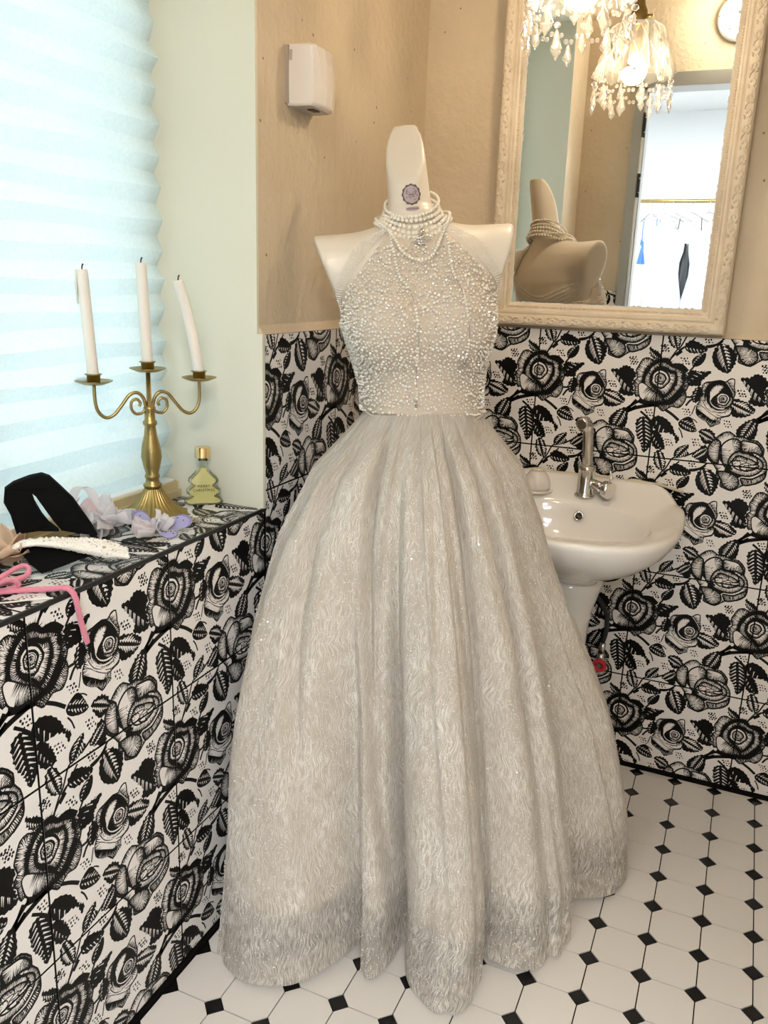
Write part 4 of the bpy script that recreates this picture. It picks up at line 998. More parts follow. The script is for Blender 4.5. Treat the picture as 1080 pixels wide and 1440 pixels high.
# ------------------------------------------------------------------ washbasin with pedestal
BXC = 0.49
wb = empty('washbasin', (BXC, 0, 0), 0, 'white porcelain pedestal washbasin below the mirror', 'washbasin')
NA = 96
def plan(a, hw, yf, yb, pw=.78):
    """D-shaped outline; a = 0 to the right, pi/2 to the wall"""
    c, s = math.cos(a), math.sin(a); cx = math.copysign(abs(c)**pw, c)
    ym = -.19
    if s >= 0: y = ym+(yb-ym)*min(1, (abs(s)**.55)*1.12); x = hw*cx*(1-.10*sstep(.5, 1, s))
    else: y = ym+(yf-ym)*abs(s)**.82; x = hw*math.copysign(abs(c)**.72, c)
    return x, y
def zdeck(y): return .018*sstep(-.20, -.07, y)+.036*sstep(-.055, -.010, y)
R_ = []
for hw, yf, yb, z, lift in ((.078, -.245, -.09, .585, 0), (.088, -.265, -.08, .600, 0), (.135, -.320, -.045, .625, 0), (.190, -.380, -.02, .655, 0), (.228, -.420, -.006, .690, .3), (.246, -.440, -.003, .716, .7), (.254, -.449, -.002, .733, 1), (.2555, -.451, -.002, .741, 1), (.253, -.449, -.003, .7475, 1), (.246, -.443, -.008, .7505, 1), (.236, -.434, -.016, .7505, .9)):
    ring = []
    for j in range(NA):
        x, y = plan(2*PI*j/NA, hw, yf, yb); ring.append((x, y, z+lift*zdeck(y)))
    R_.append(ring)
for hx, hy, yc, z in ((.196, .150, -.262, .7495), (.190, .144, -.262, .744), (.182, .136, -.260, .725), (.170, .124, -.257, .695), (.140, .100, -.250, .660), (.085, .062, -.240, .640), (.025, .022, -.232, .634)):
    ring = []
    for j in range(NA):
        a = 2*PI*j/NA; x, y = hx*math.copysign(abs(math.cos(a))**.9, math.cos(a)), yc+hy*math.copysign(abs(math.sin(a))**.85, math.sin(a))
        ring.append((x, y, z+(zdeck(y)*.9 if z > .748 else zdeck(y)*.6 if z > .74 else 0)))
    R_.append(ring)
bowl = MB().rings(R_, True, True, True).build('basin', M['porcelain'], wb)
MB().lathe([(.022, 0), (.022, .003), (.012, .0035)], 16, (0, -.232, .634)).build('drain', M['chrome'], wb)
# overflow hole
ov = MB(); ov.lathe([(.0125, 0), (.0125, .004), (.0085, .004), (.0085, .001)], 20); o = ov.build('overflow_ring', M['chrome'], wb, (.006, -.1265, .7255), (math.radians(72), 0, 0))
dk = MB().lathe([(.0082, .0012), (.001, .0012)], 16).build('overflow_hole', mat('overflow_dark', (.22, .20, .18), .5), o)
pd = []
for w, z in ((.088, .008), (.085, .03), (.064, .07), (.056, .20), (.058, .36), (.064, .47), (.068, .485), (.066, .495), (.074, .52), (.084, .56), (.088, .590)):
    pd.append([(w*math.copysign(abs(math.cos(a))**.85, math.cos(a)), -.165+w*.95*math.sin(a), z) for a in [2*PI*j/40 for j in range(40)]])
MB().rings(pd).build('pedestal', M['porcelain'], wb)
cl = []
for i in range(40):
    x = -.235+.47*i/39; cl.append((x, -.006, .750+zdeck(-.002)+.004*math.sin(i*.9)*(.5+.5*math.sin(i*.31))-.012*sstep(.16, .24, abs(x))))
MB().tube(cl, .0042, 6, flat=.8).build('caulk_bead', mat('yellowed_caulk', (.66, .58, .44), .6), wb)

fc = empty('basin_faucet', (BXC+.008, -.083, .7675), 0, 'chrome single-lever basin tap on the washbasin', 'faucet')
MB().lathe([(.027, 0), (.027, .004), (.0235, .008), (.0215, .012), (.0208, .066), (.0215, .070), (.021, .078), (.0135, .082)], 24).build('body', M['chrome'], fc)
MB().tube(catmull([(0, 0, .078), (-.002, -.004, .11), (-.004, -.010, .15), (-.006, -.018, .178), (-.008, -.036, .192), (-.010, -.052, .192)], 6), [.0132]*24+[.0132]*6+[.0138], 16).build('spout', M['chrome'], fc)
MB().lathe([(.0145, -.004), (.0155, 0), (.0155, .012), (.012, .016)], 18).build('spout_tip', M['chrome'], fc, (-.0102, -.052, .192), (math.radians(100), 0, math.radians(-10)))
hd = MB(); hd.tube([(.012, -.002, .036), (.030, -.012, .034), (.052, -.022, .030)], [.012, .012, .0135], 14); hd.build('lever_joint', M['chrome'], fc)
lv = MB(); lv.tube([(.046, -.020, .031), (.066, -.030, .027)], [.0195, .0215], 20); lv.tube(catmull([(.058, -.020, .040), (.062, -.016, .056), (.058, -.010, .074)], 4), .0055, 8, flat=.5); lv.build('lever', M['chrome'], fc)
sd = empty('soap_dome', (BXC-.112, -.098, .766), 0, 'white domed freshener on a saucer at the back of the washbasin', 'air freshener')
MB().lathe([(.030, .0), (.040, .004), (.041, .007), (.034, .008)], 32).build('saucer', M['plastic'], sd)
MB().lathe([(.033, .008), (.0345, .016), (.033, .030), (.0275, .044), (.020, .054), (.013, .0575), (.0125, .0540)], 32).build('dome', mat('marbled_plastic', (.80, .76, .71), .25, noise=(38, (.72, .67, .62), .45, .6)), sd)
# supply hose and valve under the basin
va = empty('angle_valve', (BXC+.086, -.002, .305), 0, 'small angle valve with red ring handle under the washbasin', 'valve')
b = MB(); b.tube([(0, .0, 0), (0, -.045, 0)], .010, 12); b.tube([(0, -.034, -.004), (0, -.034, .030)], .009, 12); b.lathe([(.018, 0), (.018, .002), (.012, .006)], 20); b.build('valve_body', M['chrome'], va)
red = mat('red_plastic', (.55, .02, .03), .35)
MB().tube([(.0135*math.cos(a), -.050, .0135*math.sin(a)) for a in np.linspace(0, 2*PI, 28)], .0058, 8).build('ring_handle', red, va)
MB().tube([(0, -.045, 0), (0, -.055, 0)], .006, 10).build('handle_hub', M['chrome'], va)
ho = empty('supply_hose', (BXC+.086, -.036, .337), 0, 'black braided hose curving from the valve behind the pedestal', 'hose')
MB().tube(catmull([(0, 0, .026), (.006, .0, .06), (.004, .002, .10), (-.012, .004, .135), (-.04, .010, .155), (-.075, .012, .15)], 8), .0062, 10).build('hose', mat('braided_black', (.035, .035, .035), .4, metal=.3, bump=(900, .8, .002)), ho)
MB().tube([(0, 0, .000), (0.002, 0, .028)], [.0085, .0075], 10).build('hose_nut', M['chrome'], ho)

# ------------------------------------------------------------------ pendant lamp
PX, PY = .447, -.385
pl = empty('pendant_lamp', (PX, PY, 1.80), 0, 'cut-glass pendant lamp hung with crystal drops in front of the mirror', 'lamp')
MB().tube([(0, 0, .185), (0, 0, Z_CEIL-1.80-.02)], .003, 8).build('cord', M['black'], pl)
MB().lathe([(.045, Z_CEIL-1.80-.001), (.045, Z_CEIL-1.80-.018), (.01, Z_CEIL-1.80-.024)], 24).build('ceiling_rose', M['brass'], pl)
sk = MB().lathe([(.020, .112), (.023, .118), (.022, .145), (.019, .152), (.0145, .160), (.013, .172), (.009, .178), (.0075, .192), (.005, .198)], 20).build('socket', M['brass'], pl)
MB().tube([(.02, 0, .134), (.036, 0, .134)], .0042, 8).build('switch_knob', M['brass'], sk)
# shade: two tiers of cut facets with scalloped rim
rs = []
for r, z, fl in ((.030, .118, 0), (.052, .116, 0), (.064, .106, .02), (.070, .090, .03), (.074, .072, .05), (.083, .052, .05), (.090, .030, .06), (.098, .008, .07), (.1015, -.002, .09)):
    rs.append([(r*(1+fl*math.cos(12*2*PI*j/48+(PI if 0 else 0)))*math.cos(2*PI*j/48), r*(1+fl*math.cos(12*2*PI*j/48))*math.sin(2*PI*j/48), z-(.006*(1-math.cos(12*2*PI*j/48)) if z < .02 else 0)) for j in range(48)])
sh = MB(); sh.rings(rs, True, True, False, 0, False)
shade = sh.build('glass_shade', M['shade'], pl)
rib = MB(); rbm = translucent('glass_ribs', (.92, .88, .80), .5, alpha=.3)
for j in range(12):
    a0 = 2*PI*j/12
    for da in (-1, 1):
        rib.tube([(r*1.01*math.cos(a0+da*k), r*1.01*math.sin(a0+da*k), z) for r, z, k in ((.074, .072, .0), (.083, .052, .13), (.091, .030, .262))], .0016, 4, smooth=False)
        rib.tube([(r*1.01*math.cos(a0+da*k), r*1.01*math.sin(a0+da*k), z) for r, z, k in ((.064, .106, .262), (.069, .09, .13), (.074, .072, .0))], .0014, 4, smooth=False)
    rib.tube([(r*1.02*math.cos(a0), r*1.02*math.sin(a0), z) for r, z in ((.05, .117), (.066, .106), (.075, .072), (.092, .03), (.103, .0))], .0015, 4, smooth=False)
tag(rib.build('cut_ribs', rbm, shade), kind='stuff')
bulbm = mat('warm_bulb', (1, .9, .75), .4, emit=((1.0, .80, .56), BULB_STRENGTH))
bulb = MB(); bulb.sphere((0, 0, .008), .034, 24, 16); bulb.build('bulb', bulbm, pl)
MB().lathe([(.016, .038), (.0165, .075), (.0165, .112)], 16).build('bulb_neck', M['brass'], pl)
def drop_mesh(L, w):
    b = MB(); rs = []
    for k, (f, z) in enumerate(((.10, 0), (.34, -.10), (.46, -.22), (.62, -.40), (1.0, -.62), (.80, -.74), (.42, -.86), (.30, -.90), (.05, -1))):
        rs.append([(w*f*math.cos(2*PI*(j+.5*(k % 2))/8), w*.55*f*math.sin(2*PI*(j+.5*(k % 2))/8), z*L) for j in range(8)])
    return b.rings(rs, True, True, True, 0, False).mesh('crystal_drop', M['crystal'])
dA, dB = drop_mesh(.056, .0135), drop_mesh(.040, .010)
octm = MB().add([(.008, 0, 0), (0, .008, 0), (-.008, 0, 0), (0, -.008, 0), (0, 0, .0045), (0, 0, -.0045)], [(0, 1, 4), (1, 2, 4), (2, 3, 4), (3, 0, 4), (1, 0, 5), (2, 1, 5), (3, 2, 5), (0, 3, 5)])
swg = []
for j in range(12):
    a = 2*PI*j/12+.13; r = .100
    x, y = r*math.cos(a), r*math.sin(a); z0 = -.012
    b = MB(); b.tube([(x+.005*math.cos(t)*math.cos(a), y+.005*math.cos(t)*math.sin(a), z0+.004+.006*math.sin(t)) for t in np.linspace(0, 2*PI, 14)], .0007, 4); b.build('wire_ring', M['silver'], pl)
    b = MB(); b.sphere((x, y, z0-.012), .0075, 8, 5, 0, False, (1, 1, .8)); b.build('crystal_button', M['crystal'], pl)
    big = j % 2 == 0
    link('crystal_drop', dA if big else dB, pl, (x, y, z0-.020-(.0 if big else .004)), (rnd.uniform(-.06, .06), rnd.uniform(-.06, .06), a+PI/2+rnd.uniform(-.5, .5)))
    # swag of small stones to the neighbour
    a2 = 2*PI*(j+1)/12+.13; b = MB()
    for k in range(1, 5):
        t = k/5; aa = a+(a2-a)*t; zz = z0-.012-.030*math.sin(PI*t); b.sphere((r*math.cos(aa), r*math.sin(aa), zz), .0048, 7, 5, 0, False)
    tag(b.build('crystal_swag', M['crystal'], pl), kind='stuff')
    if j % 2:
        am = (a+a2)/2; link('crystal_drop', dB, pl, (r*math.cos(am), r*math.sin(am), z0-.046), (0, 0, am+PI/2))
# caged wall lamp above the doorway (seen in the mirror)
cg = empty('caged_wall_lamp', (.60, Y_FRONT-.010, 2.275), 0, 'round caged bulkhead lamp above the doorway, reflected at the mirror top', 'lamp')
MB().lathe([(.088, 0), (.088, .018), (.080, .030)], 32).build('base', M['white_wall'], cg, None, (-PI/2, 0, 0))
MB().lathe([(.074, .028), (.073, .05), (.058, .075), (.03, .090), (.004, .094)], 32).build('globe', mat('lit_globe', (1, .95, .85), .4, emit=((1, .86, .66), CAGE_STRENGTH)), cg, None, (-PI/2, 0, 0))
for k in range(3):
    cgb = MB(); a = k*PI/3; cgb.tube([(math.cos(a)*.083*math.cos(t), .026+.078*math.sin(t), math.sin(a)*.083*math.cos(t)) for t in np.linspace(0, PI, 20)], .003, 6); cgb.build('cage_bar', M['white_wall'], cg)
MB().tube([(.062*math.cos(a), .080, .062*math.sin(a)) for a in np.linspace(0, 2*PI, 30)], .003, 6).build('cage_ring', M['white_wall'], cg)
# ------------------------------------------------------------------ pleated blind
bl = empty('pleated_blind', (X_BLIND, (Y_REV+Y_REV2)/2, LEDGE+.03), 0, 'white pleated paper blind drawn down over the window', 'blind')
M['blind'] = translucent('pleated_paper', (.84, .92, .92), .5, noise=(160, (.77, .86, .87)))
b = MB(); pitch = .0555; z = 0.0; zs = []; k = 0
rb = random.Random(5)
while z < Z_HEAD-LEDGE-.05:
    st = pitch/2*(1.25 if z < .12 else 1.0)*(1+rb.uniform(-.05, .05)); zs.append((z, (.0075 if k % 2 else -.0075)*(1.5 if z < .12 else 1), k)); z += st; k += 1
hwb = HWIN-.010
ny = 30
vs = []; fs = []
for i, (z, x, k) in enumerate(zs):
    for j in range(ny):
        f = j/(ny-1)
        yy = -hwb+2*hwb*f+(.003*math.sin(i*1.7) if j == ny-1 else 0)
        vs.append((x+.002*math.sin(j*.8+i*1.3), yy, z+.0025*math.sin(j*.5+i)))
for i in range(len(zs)-1):
    for j in range(ny-1): fs.append((i*ny+j, i*ny+j+1, (i+1)*ny+j+1, (i+1)*ny+j))
b.add(vs, fs, 0, False); b.build('pleated_sheet', M['blind'], bl)
MB().box(-.014, -hwb, -.002+.004, .014, hwb, .006).build('bottom_rail', M['white_wall'], bl)
# ------------------------------------------------------------------ candelabrum with three candles
VW = Vector((-.636, .77, 0)); RT = Vector((.77, .636, 0))     # view and right directions at the ledge
CB = Vector((-.138, -.955, LEDGE+.001))
ca = empty('candelabrum', CB, 0, 'antique brass three-arm candelabrum with fluted foot on the tiled ledge', 'candelabrum')
prof = [(.001, 0), (.060, 0), (.0625, .004), (.061, .009), (.054, .015), (.042, .022), (.030, .033), (.021, .046), (.016, .056), (.0145, .058)]
fl = [0, 0, 0, 0, .012, .03, .045, .05, .03, 0]
MB().lathe(prof, 144, flute=(fl, 30)).build('foot', M['brass'], ca)
MB().lathe([(.0145, .058), (.0165, .061), (.0165, .065), (.0125, .068), (.0115, .074), (.0135, .078), (.0135, .081), (.0115, .085), (.0150, .098), (.0185, .116), (.0165, .135), (.0115, .155), (.0095, .172), (.0125, .175), (.0125, .180), (.0095, .183), (.0090, .200), (.0105, .203), (.0105, .206), (.0045, .208), (.0040, .268)], 28).build('stem', M['brass'], ca)
AD = Vector((.55, .835, 0)).normalized()                        # direction of the arms
def pan(c, name='drip_pan'):
    MB().lathe([(.003, -.001), (.018, .0005), (.031, .006), (.0318, .0072), (.030, .0068), (.017, .0025), (.003, .002)], 32, c).build(name, M['brass'], ca)
    MB().lathe([(.011, .002), (.0112, .016), (.0145, .0175), (.0145, .0185), (.0105, .019), (.0100, .004)], 24, c).build('candle_cup', M['brass'], ca)
TOPS = []
zp = .249
for s in (-1, 1):
    ar = .094
    prf = [(.006, .205), (.010, .222), (.020, .232), (.034, .229), (.048, .212), (.062, .196), (.076, .191), (.088, .200), (.0935, .218), (ar, zp)]
    MB().tube([tuple(AD*s*q.x+Vector((0, 0, q.y))) for q in catmull([(a, c, 0) for a, c in prf], 6)], .0031, 8).build('arm', M['brass'], ca)
    scr = [(.006, .206), (.012, .197), (.024, .195), (.032, .204), (.031, .217), (.022, .221), (.016, .214), (.018, .208)]
    MB().tube([tuple(AD*s*q.x+Vector((0, 0, q.y))) for q in catmull([(a, c, 0) for a, c in scr], 6)], .0027, 8).build('scroll', M['brass'], ca)
    c = tuple(AD*s*ar+Vector((0, 0, zp))); pan(c); TOPS.append(CB+Vector(c))
pan((0, 0, .268)); TOPS.append(CB+Vector((0, 0, .268)))
wick = mat('burnt_wick', (.02, .018, .016), .9)
def candle(base, tops, label, drip=False, r=.0098):
    e = empty('candle', base+Vector((0, 0, .0045)), 0, label, 'candle', 'candles in the candelabrum')
    pts = [Vector((0, 0, 0))]+tops; path = catmull(pts, 8)
    MB().tube(path, [r*(1-.06*i/len(path)) for i in range(len(path))], 20).build('wax', M['wax'], e)
    t = path[-1]; MB().tube([tuple(t), tuple(t+Vector((.0005, 0, .005))), tuple(t+Vector((.002, .001, .009)))], [.0011, .0011, .0014], 6).build('wick', wick, e)
    if drip:
        d = MB()
        for k in range(3):
            a = RT*(-.0094)+VW*(-.002+.003*k); d.tube([tuple(t+a+Vector((0, 0, -.001))), tuple(t+a*1.12+Vector((0, 0, -.02-.01*k))), tuple(t+a*1.05+Vector((0, 0, -.040-.008*k)))], [.002, .0026, .0012], 6)
        d.build('wax_drip', M['wax'], e)
candle(TOPS[0], [RT*-.004+Vector((0, 0, .09)), RT*-.008+Vector((0, 0, .185))], 'white candle with a wax run, in the left arm nearest the blind', True)
candle(TOPS[2], [RT*-.002+Vector((0, 0, .09)), RT*-.004+Vector((0, 0, .180))], 'straight white candle in the middle cup of the candelabrum')
candle(TOPS[1], [RT*-.004+Vector((0, 0, .040)), RT*-.010+Vector((0, 0, .080)), RT*-.020+Vector((0, 0, .125)), RT*-.032+Vector((0, 0, .172))], 'bent white candle leaning over in the right arm')
# ------------------------------------------------------------------ tree-shaped bottle
bt = empty('tree_bottle', (-.118, -.828, LEDGE+.001), 0, 'tree-shaped glass bottle with gold cap and yellow liquid on the ledge', 'bottle')
TREE = [(0, 0), (.030, 0), (.037, .003), (.0375, .008), (.026, .016), (.0245, .019), (.033, .025), (.033, .030), (.022, .038), (.021, .041), (.029, .047), (.028, .052), (.017, .063), (.010, .071), (.0085, .076), (.0085, .092)]
outl = [(x, z) for x, z in TREE]+[(-x, z) for x, z in TREE[::-1][:-1]]
inn = [(0, .004)]+[(max(.004, x-.0055), z+.003 if z < .01 else z-.0005) for x, z in TREE[1:14]]+[(.006, .074)]
inl = inn+[(-x, z) for x, z in inn[::-1][:-1]]
tolocal = lambda u, z, d: tuple(RT*u-VW*d+Vector((0, 0, z)))
b = MB()
# rounded extrusion: front and back outlines drawn in a little
n = len(outl); lay = []
for d, sc in ((-.0135, .86), (-.0115, .95), (-.007, 1), (.007, 1), (.0115, .95), (.0135, .86)):
    lay.append([tolocal(x*sc if z < .07 else x, z*sc+(1-sc)*.035 if z < .066 else z, d*(1 if z < .07 else .6)) for x, z in outl])
b.rings(lay, True, False, False, 0, False)
for L_, sg in ((0, 1), (-1, -1)):
    tri = tessellate_polygon([[Vector((q[0], q[1], 0)) for q in outl]]); b.add(lay[L_], [tuple(t) if sg > 0 else tuple(reversed(t)) for t in tri])
M['bottle'] = thin_glass('bottle_glass', (.97, .985, .95), .32)
b.build('glass_body', M['bottle'], bt)
liq = mat('yellow_liquid', (.80, .72, .30), .15, alpha=.72)
MB().prism(inl, lambda q: tolocal(q[0], q[1], .0085), lambda q: tolocal(q[0], q[1], -.0085)).build('liquid', liq, bt)
MB().lathe([(.0145, .094), (.0150, .095), (.0150, .1135), (.0142, .1148)], 32, smooth=False).build('cap', M['gold'], bt)
MB().lathe([(.0088, .088), (.0088, .0945)], 20).build('collar', M['bottle'], bt)
def lettering(txt, size, z, parent):
    cu = bpy.data.curves.new('lettering', 'FONT'); cu.body = txt; cu.size = size; cu.align_x = 'CENTER'; cu.space_character = 1.15
    tmp = bpy.data.objects.new('lettering_tmp', cu); COL.objects.link(tmp); bpy.context.view_layer.update()
    me = bpy.data.meshes.new_from_object(tmp.evaluated_get(bpy.context.evaluated_depsgraph_get())); bpy.data.objects.remove(tmp)
    for v in me.vertices: v.co = Vector(tolocal(v.co.x, z+v.co.y, .0141))
    me.materials.clear(); me.materials.append(M['ink']); return link('lettering', me, parent)
lettering('MERRY', .0072, .037, bt); lettering('CHRISTMAS', .0072, .029, bt)
# ------------------------------------------------------------------ soft things on the ledge
def frame_at(p): 
    v = Vector((p[0]-CAM_POS[0], p[1]-CAM_POS[1], 0)).normalized(); return v, Vector((-v.y, v.x, 0))*-1
def sheet(fn, nu, nv, name, m, parent, thick=.0008):
    g = MB(); g.grid(fn, nu, nv, 0, True); o = g.build(name, m, parent); md = o.modifiers.new('thickness', 'SOLIDIFY'); md.thickness = thick; md.offset = 0; return o
def nz(x, y, s): return math.sin(x*7.1+s*1.7)*.5+math.sin(y*9.3+s*2.9+x*3)*.35+math.sin((x+y)*15+s)*.2
M['organza_white'] = translucent('white_organza', (.93, .91, .92), .5, noise=(60, (.88, .85, .88)), alpha=.15)
M['organza_pink'] = translucent('blush_organza', (.84, .74, .75), .45, noise=(40, (.78, .64, .68)), alpha=.12)
M['lilac'] = translucent('lilac_wing', (.56, .54, .82), .4, noise=(70, (.50, .48, .76)))
M['peach'] = translucent('peach_petal', (.86, .68, .50), .4, noise=(50, (.80, .60, .44)))
def petal3(parent, c, d, up, L, w, curl, seed, m, name='petal', cup=.3):
    d = Vector(d).normalized(); up = Vector(up); up = (up-d*up.dot(d)).normalized(); sd_ = d.cross(up); c = Vector(c)
    def fn(u, v):
        x = (u-.5)*2; wd = w*math.sin(PI*min(.97, .04+.93*v**.75))**.55
        h = curl*v*v*L+cup*w*x*x*.8+.10*w*nz(u*1.3, v, seed)
        q = c+d*(L*v*(1-.15*abs(curl)*v))+sd_*(x*wd*.5)+up*h
        if q.z+parent.location.z < LEDGE+.003: q.z = LEDGE+.003-parent.location.z+.001*abs(nz(u, v, seed))
        return tuple(q)
    return sheet(fn, 12, 12, name, m, parent)
rp = random.Random(23)
ofl = empty('organza_flower', (-.148, -1.085, LEDGE+.001), 0, 'crumpled white organza flower hairpiece on the ledge beside the candelabrum foot', 'hair ornament')
for k in range(13):
    a = 2.399*k; e = .25+.8*((k*5) % 13)/13
    d = (math.cos(a)*math.cos(e), math.sin(a)*math.cos(e), math.sin(e)); m = M['organza_pink'] if k == 2 else M['organza_white']
    petal3(ofl, (rp.uniform(-.012, .012), rp.uniform(-.02, .02), .004+.012*rp.random()), d, (0, 0, 1) if e < .9 else (math.cos(a), math.sin(a), 0), rp.uniform(.042, .062), rp.uniform(.040, .056), rp.uniform(-.3, .5), k, m, cup=.5)
def ribbon(parent, pts, w, side, name, m, seed=0):
    P = catmull(pts, 8); side = Vector(side)
    def fn(u, v):
        i = v*(len(P)-1); k = min(int(i), len(P)-2); q = P[k]+(P[k+1]-P[k])*(i-k)
        return tuple(q+side*(w*(u-.5))+Vector((0, 0, .0012*nz(u, v*3, seed))))
    return sheet(fn, 5, 28, name, m, parent)
ribbon(ofl, [(-.02, -.02, .02), (-.03, -.03, .055), (-.025, -.02, .085), (-.01, -.005, .078), (-.005, .0, .045), (0, 0, .02)], .016, RT, 'ribbon_loop', M['organza_white'], 3)
ribbon(ofl, [(0, -.01, .02), (.02, -.02, .026), (.042, -.045, .014), (.05, -.07, .006)], .018, (.5, -.2, .3), 'ribbon_tail', M['organza_white'], 5)
ribbon(ofl, [(0, .01, .02), (.01, .035, .032), (.02, .06, .03), (.03, .07, .012)], .024, (.6, -.3, .5), 'ribbon_tail', M['organza_white'], 8)
# butterfly clip
bf = empty('butterfly_clip', (-.062, -1.045, LEDGE+.001), 0, 'lilac butterfly hair clip with white organza tuft in front of the candelabrum', 'hair ornament')
v_, r_ = frame_at((-.062, -1.045))
def wing(poly, name, rot, off):
    c, s = math.cos(rot), math.sin(rot); pf = lambda q, t: tuple(Vector(off)+r_*(c*q[0]-s*q[1])+Vector((0, 0, 1))*((s*q[0]+c*q[1])*.75+.004)-v_*(t-(s*q[0]+c*q[1])*.5))
    sp = [(q.x, q.y) for q in catmull([(a, b_, 0) for a, b_ in poly], 4, True)]
    edge = MB().prism([(a*1.06, b_*1.06) for a, b_ in sp], lambda q: pf(q, 0), lambda q: pf(q, .0006)); w_ = edge.build(name, mat('dark_lilac', (.20, .17, .36), .6), bf)
    MB().prism([(a*.97+.0004, b_*.97) for a, b_ in sp], lambda q: pf(q, .0012), lambda q: pf(q, .0006)).build('wing_membrane', M['lilac'], w_)
    dots = MB()
    for k in range(3): q = sp[(5+k*3) % len(sp)]; q = (q[0]*.8, q[1]*.8); dots.add([pf((q[0]+.0012*math.cos(t), q[1]+.0012*math.sin(t)), .0016) for t in [1.047*i for i in range(6)]], [tuple(range(6))])
    dots.build('wing_dots', M['ink'], w_)
wing([(0, 0), (-.016, .012), (-.026, .034), (-.014, .044), (-.002, .034), (.004, .012)], 'wing', .15, -r_*.006+Vector((0, 0, .006)))
wing([(0, 0), (.014, .016), (.036, .024), (.050, .014), (.042, -.001), (.016, -.004)], 'wing', -.02, r_*.008+Vector((0, 0, .012)))
wing([(0, 0), (.012, -.002), (.026, -.002), (.030, -.010), (.018, -.015), (.006, -.010)], 'wing', .1, r_*.004-v_*.012+Vector((0, 0, .008)))
for k in range(6):
    a = 1.047*k; petal3(bf, (r_.x*.008, r_.y*.008, .012), (math.cos(a)*.5+r_.x*.3, math.sin(a)*.5+r_.y*.3, .9), (-math.sin(a), math.cos(a), .2), .022+.006*(k % 3), .020, .3, k+4, M['organza_white'], 'tuft', .6)
for k in range(5):
    a = -2.3+.5*k; petal3(bf, tuple(r_*(-.004)-v_*.012+Vector((0, 0, .006))), tuple(-r_*(.8+.1*k)-v_*(.8-.25*k)+Vector((0, 0, .12*k))), (0, 0, 1), .040, .026, .15, k+9, M['organza_pink'] if k % 2 else M['organza_white'], 'petal', .7)
# black velvet bow with a beaded band
vb = empty('velvet_bow', (-.120, -1.235, LEDGE+.001), 0, 'black velvet bow loop with pearl-beaded band lying on the ledge', 'hair ornament')
v_, r_ = frame_at((-.120, -1.235))
SC_ = .000245
def px(x, y): return ((x-330)*SC_, (640-y)*SC_)            # outline units
loop = [px(*q) for q in ((175, 430), (150, 310), (118, 230), (130, 150), (180, 118), (270, 90), (345, 78), (392, 98), (450, 160), (520, 240), (560, 310), (605, 385), (645, 465), (560, 455), (480, 440), (436, 430), (390, 365), (340, 280), (300, 210), (272, 182), (290, 250), (328, 330), (365, 385), (420, 435), (300, 425))]
fz_ = lambda q, t: tuple(r_*q[0]+Vector((0, 0, max(.001, q[1])))-v_*(t-.12*q[1]+2.2*q[0]*q[0]))
lp = MB(); n = len(loop)
layl = [[fz_((q[0]*k_+(1-k_)*.008, q[1]), t) for q in loop] for t, k_ in ((-.010, .96), (-.007, 1), (.007, 1), (.010, .97))]
lp.rings(layl, True, False, False, 0, False); tri = tessellate_polygon([[Vector((q[0], q[1], 0)) for q in loop]])
lp.add(layl[0], [tuple(t) for t in tri]); lp.add(layl[-1], [tuple(reversed(t)) for t in tri]); lp.build('loop', M['velvet'], vb)
tailp = [px(*q) for q in ((175, 490), (290, 465), (420, 455), (540, 510), (630, 585), (520, 620), (420, 660), (300, 702), (240, 620))]
def tl_(q, t): return tuple(r_*q[0]-v_*(.028+.018*(.03-q[1])/.03+t)+Vector((0, 0, max(.0012, .004+(q[1]+.012)*.62+t*.3))))
MB().prism(tailp, lambda q: tl_(q, 0), lambda q: tl_(q, .003)).build('tail', M['velvet'], vb)
bandp = catmull([r_*-.052-v_*.020+Vector((0, 0, .028)), r_*-.030-v_*.032+Vector((0, 0, .043)), r_*.000-v_*.034+Vector((0, 0, .044)), r_*.040-v_*.032+Vector((0, 0, .036)), r_*.080-v_*.030+Vector((0, 0, .026)), r_*.118-v_*.026+Vector((0, 0, .012))], 8)
bw = [.010, .012, .014, .020, .030, .036, .020]
def band(u, v):
    i = v*(len(bandp)-1); k = min(int(i), len(bandp)-2); q = bandp[k]+(bandp[k+1]-bandp[k])*(i-k)
    w = float(np.interp(v, np.linspace(0, 1, 7), bw)); t = u-.5
    up = Vector((0, 0, 1))*(.55+.1*v)-v_*(-.55)   # strip leans back
    return q+up*(w*t)-v_*(.010*(1-4*t*t)*(.4+v))
o = sheet(lambda u, v: tuple(band(u, v)-(-v_)*.001), 8, 34, 'band_backing', M['tan'], vb, .0016)
Pb = np.array([tuple(band(rp.random(), rp.random()**.9)+Vector((0, 0, .0012))-v_*.0022) for _ in range(1700)])
tag(link('band_beads', beads_mesh(Pb, nrng.uniform(.0018, .0027, len(Pb)), 'band_beads', M['bead'], smooth=True), vb), 'small white pearl beads sewn on the band', kind='stuff')
# peach petal flower at the edge of the picture
pf_ = empty('peach_flower', (-.165, -1.290, LEDGE+.001), 0, 'peach fabric flower on the ledge left of the black velvet bow', 'hair ornament')
for k in range(9):
    a = 2.399*k+.4; e = .15+.95*((k*4) % 9)/9
    petal3(pf_, (.004*math.cos(a), .004*math.sin(a), .010), (math.cos(a)*math.cos(e), math.sin(a)*math.cos(e), math.sin(e)), (math.cos(a)*-.3, math.sin(a)*-.3, 1), .056+.008*(k % 2), .058, .15, k+30, M['peach'], 'petal', .22)
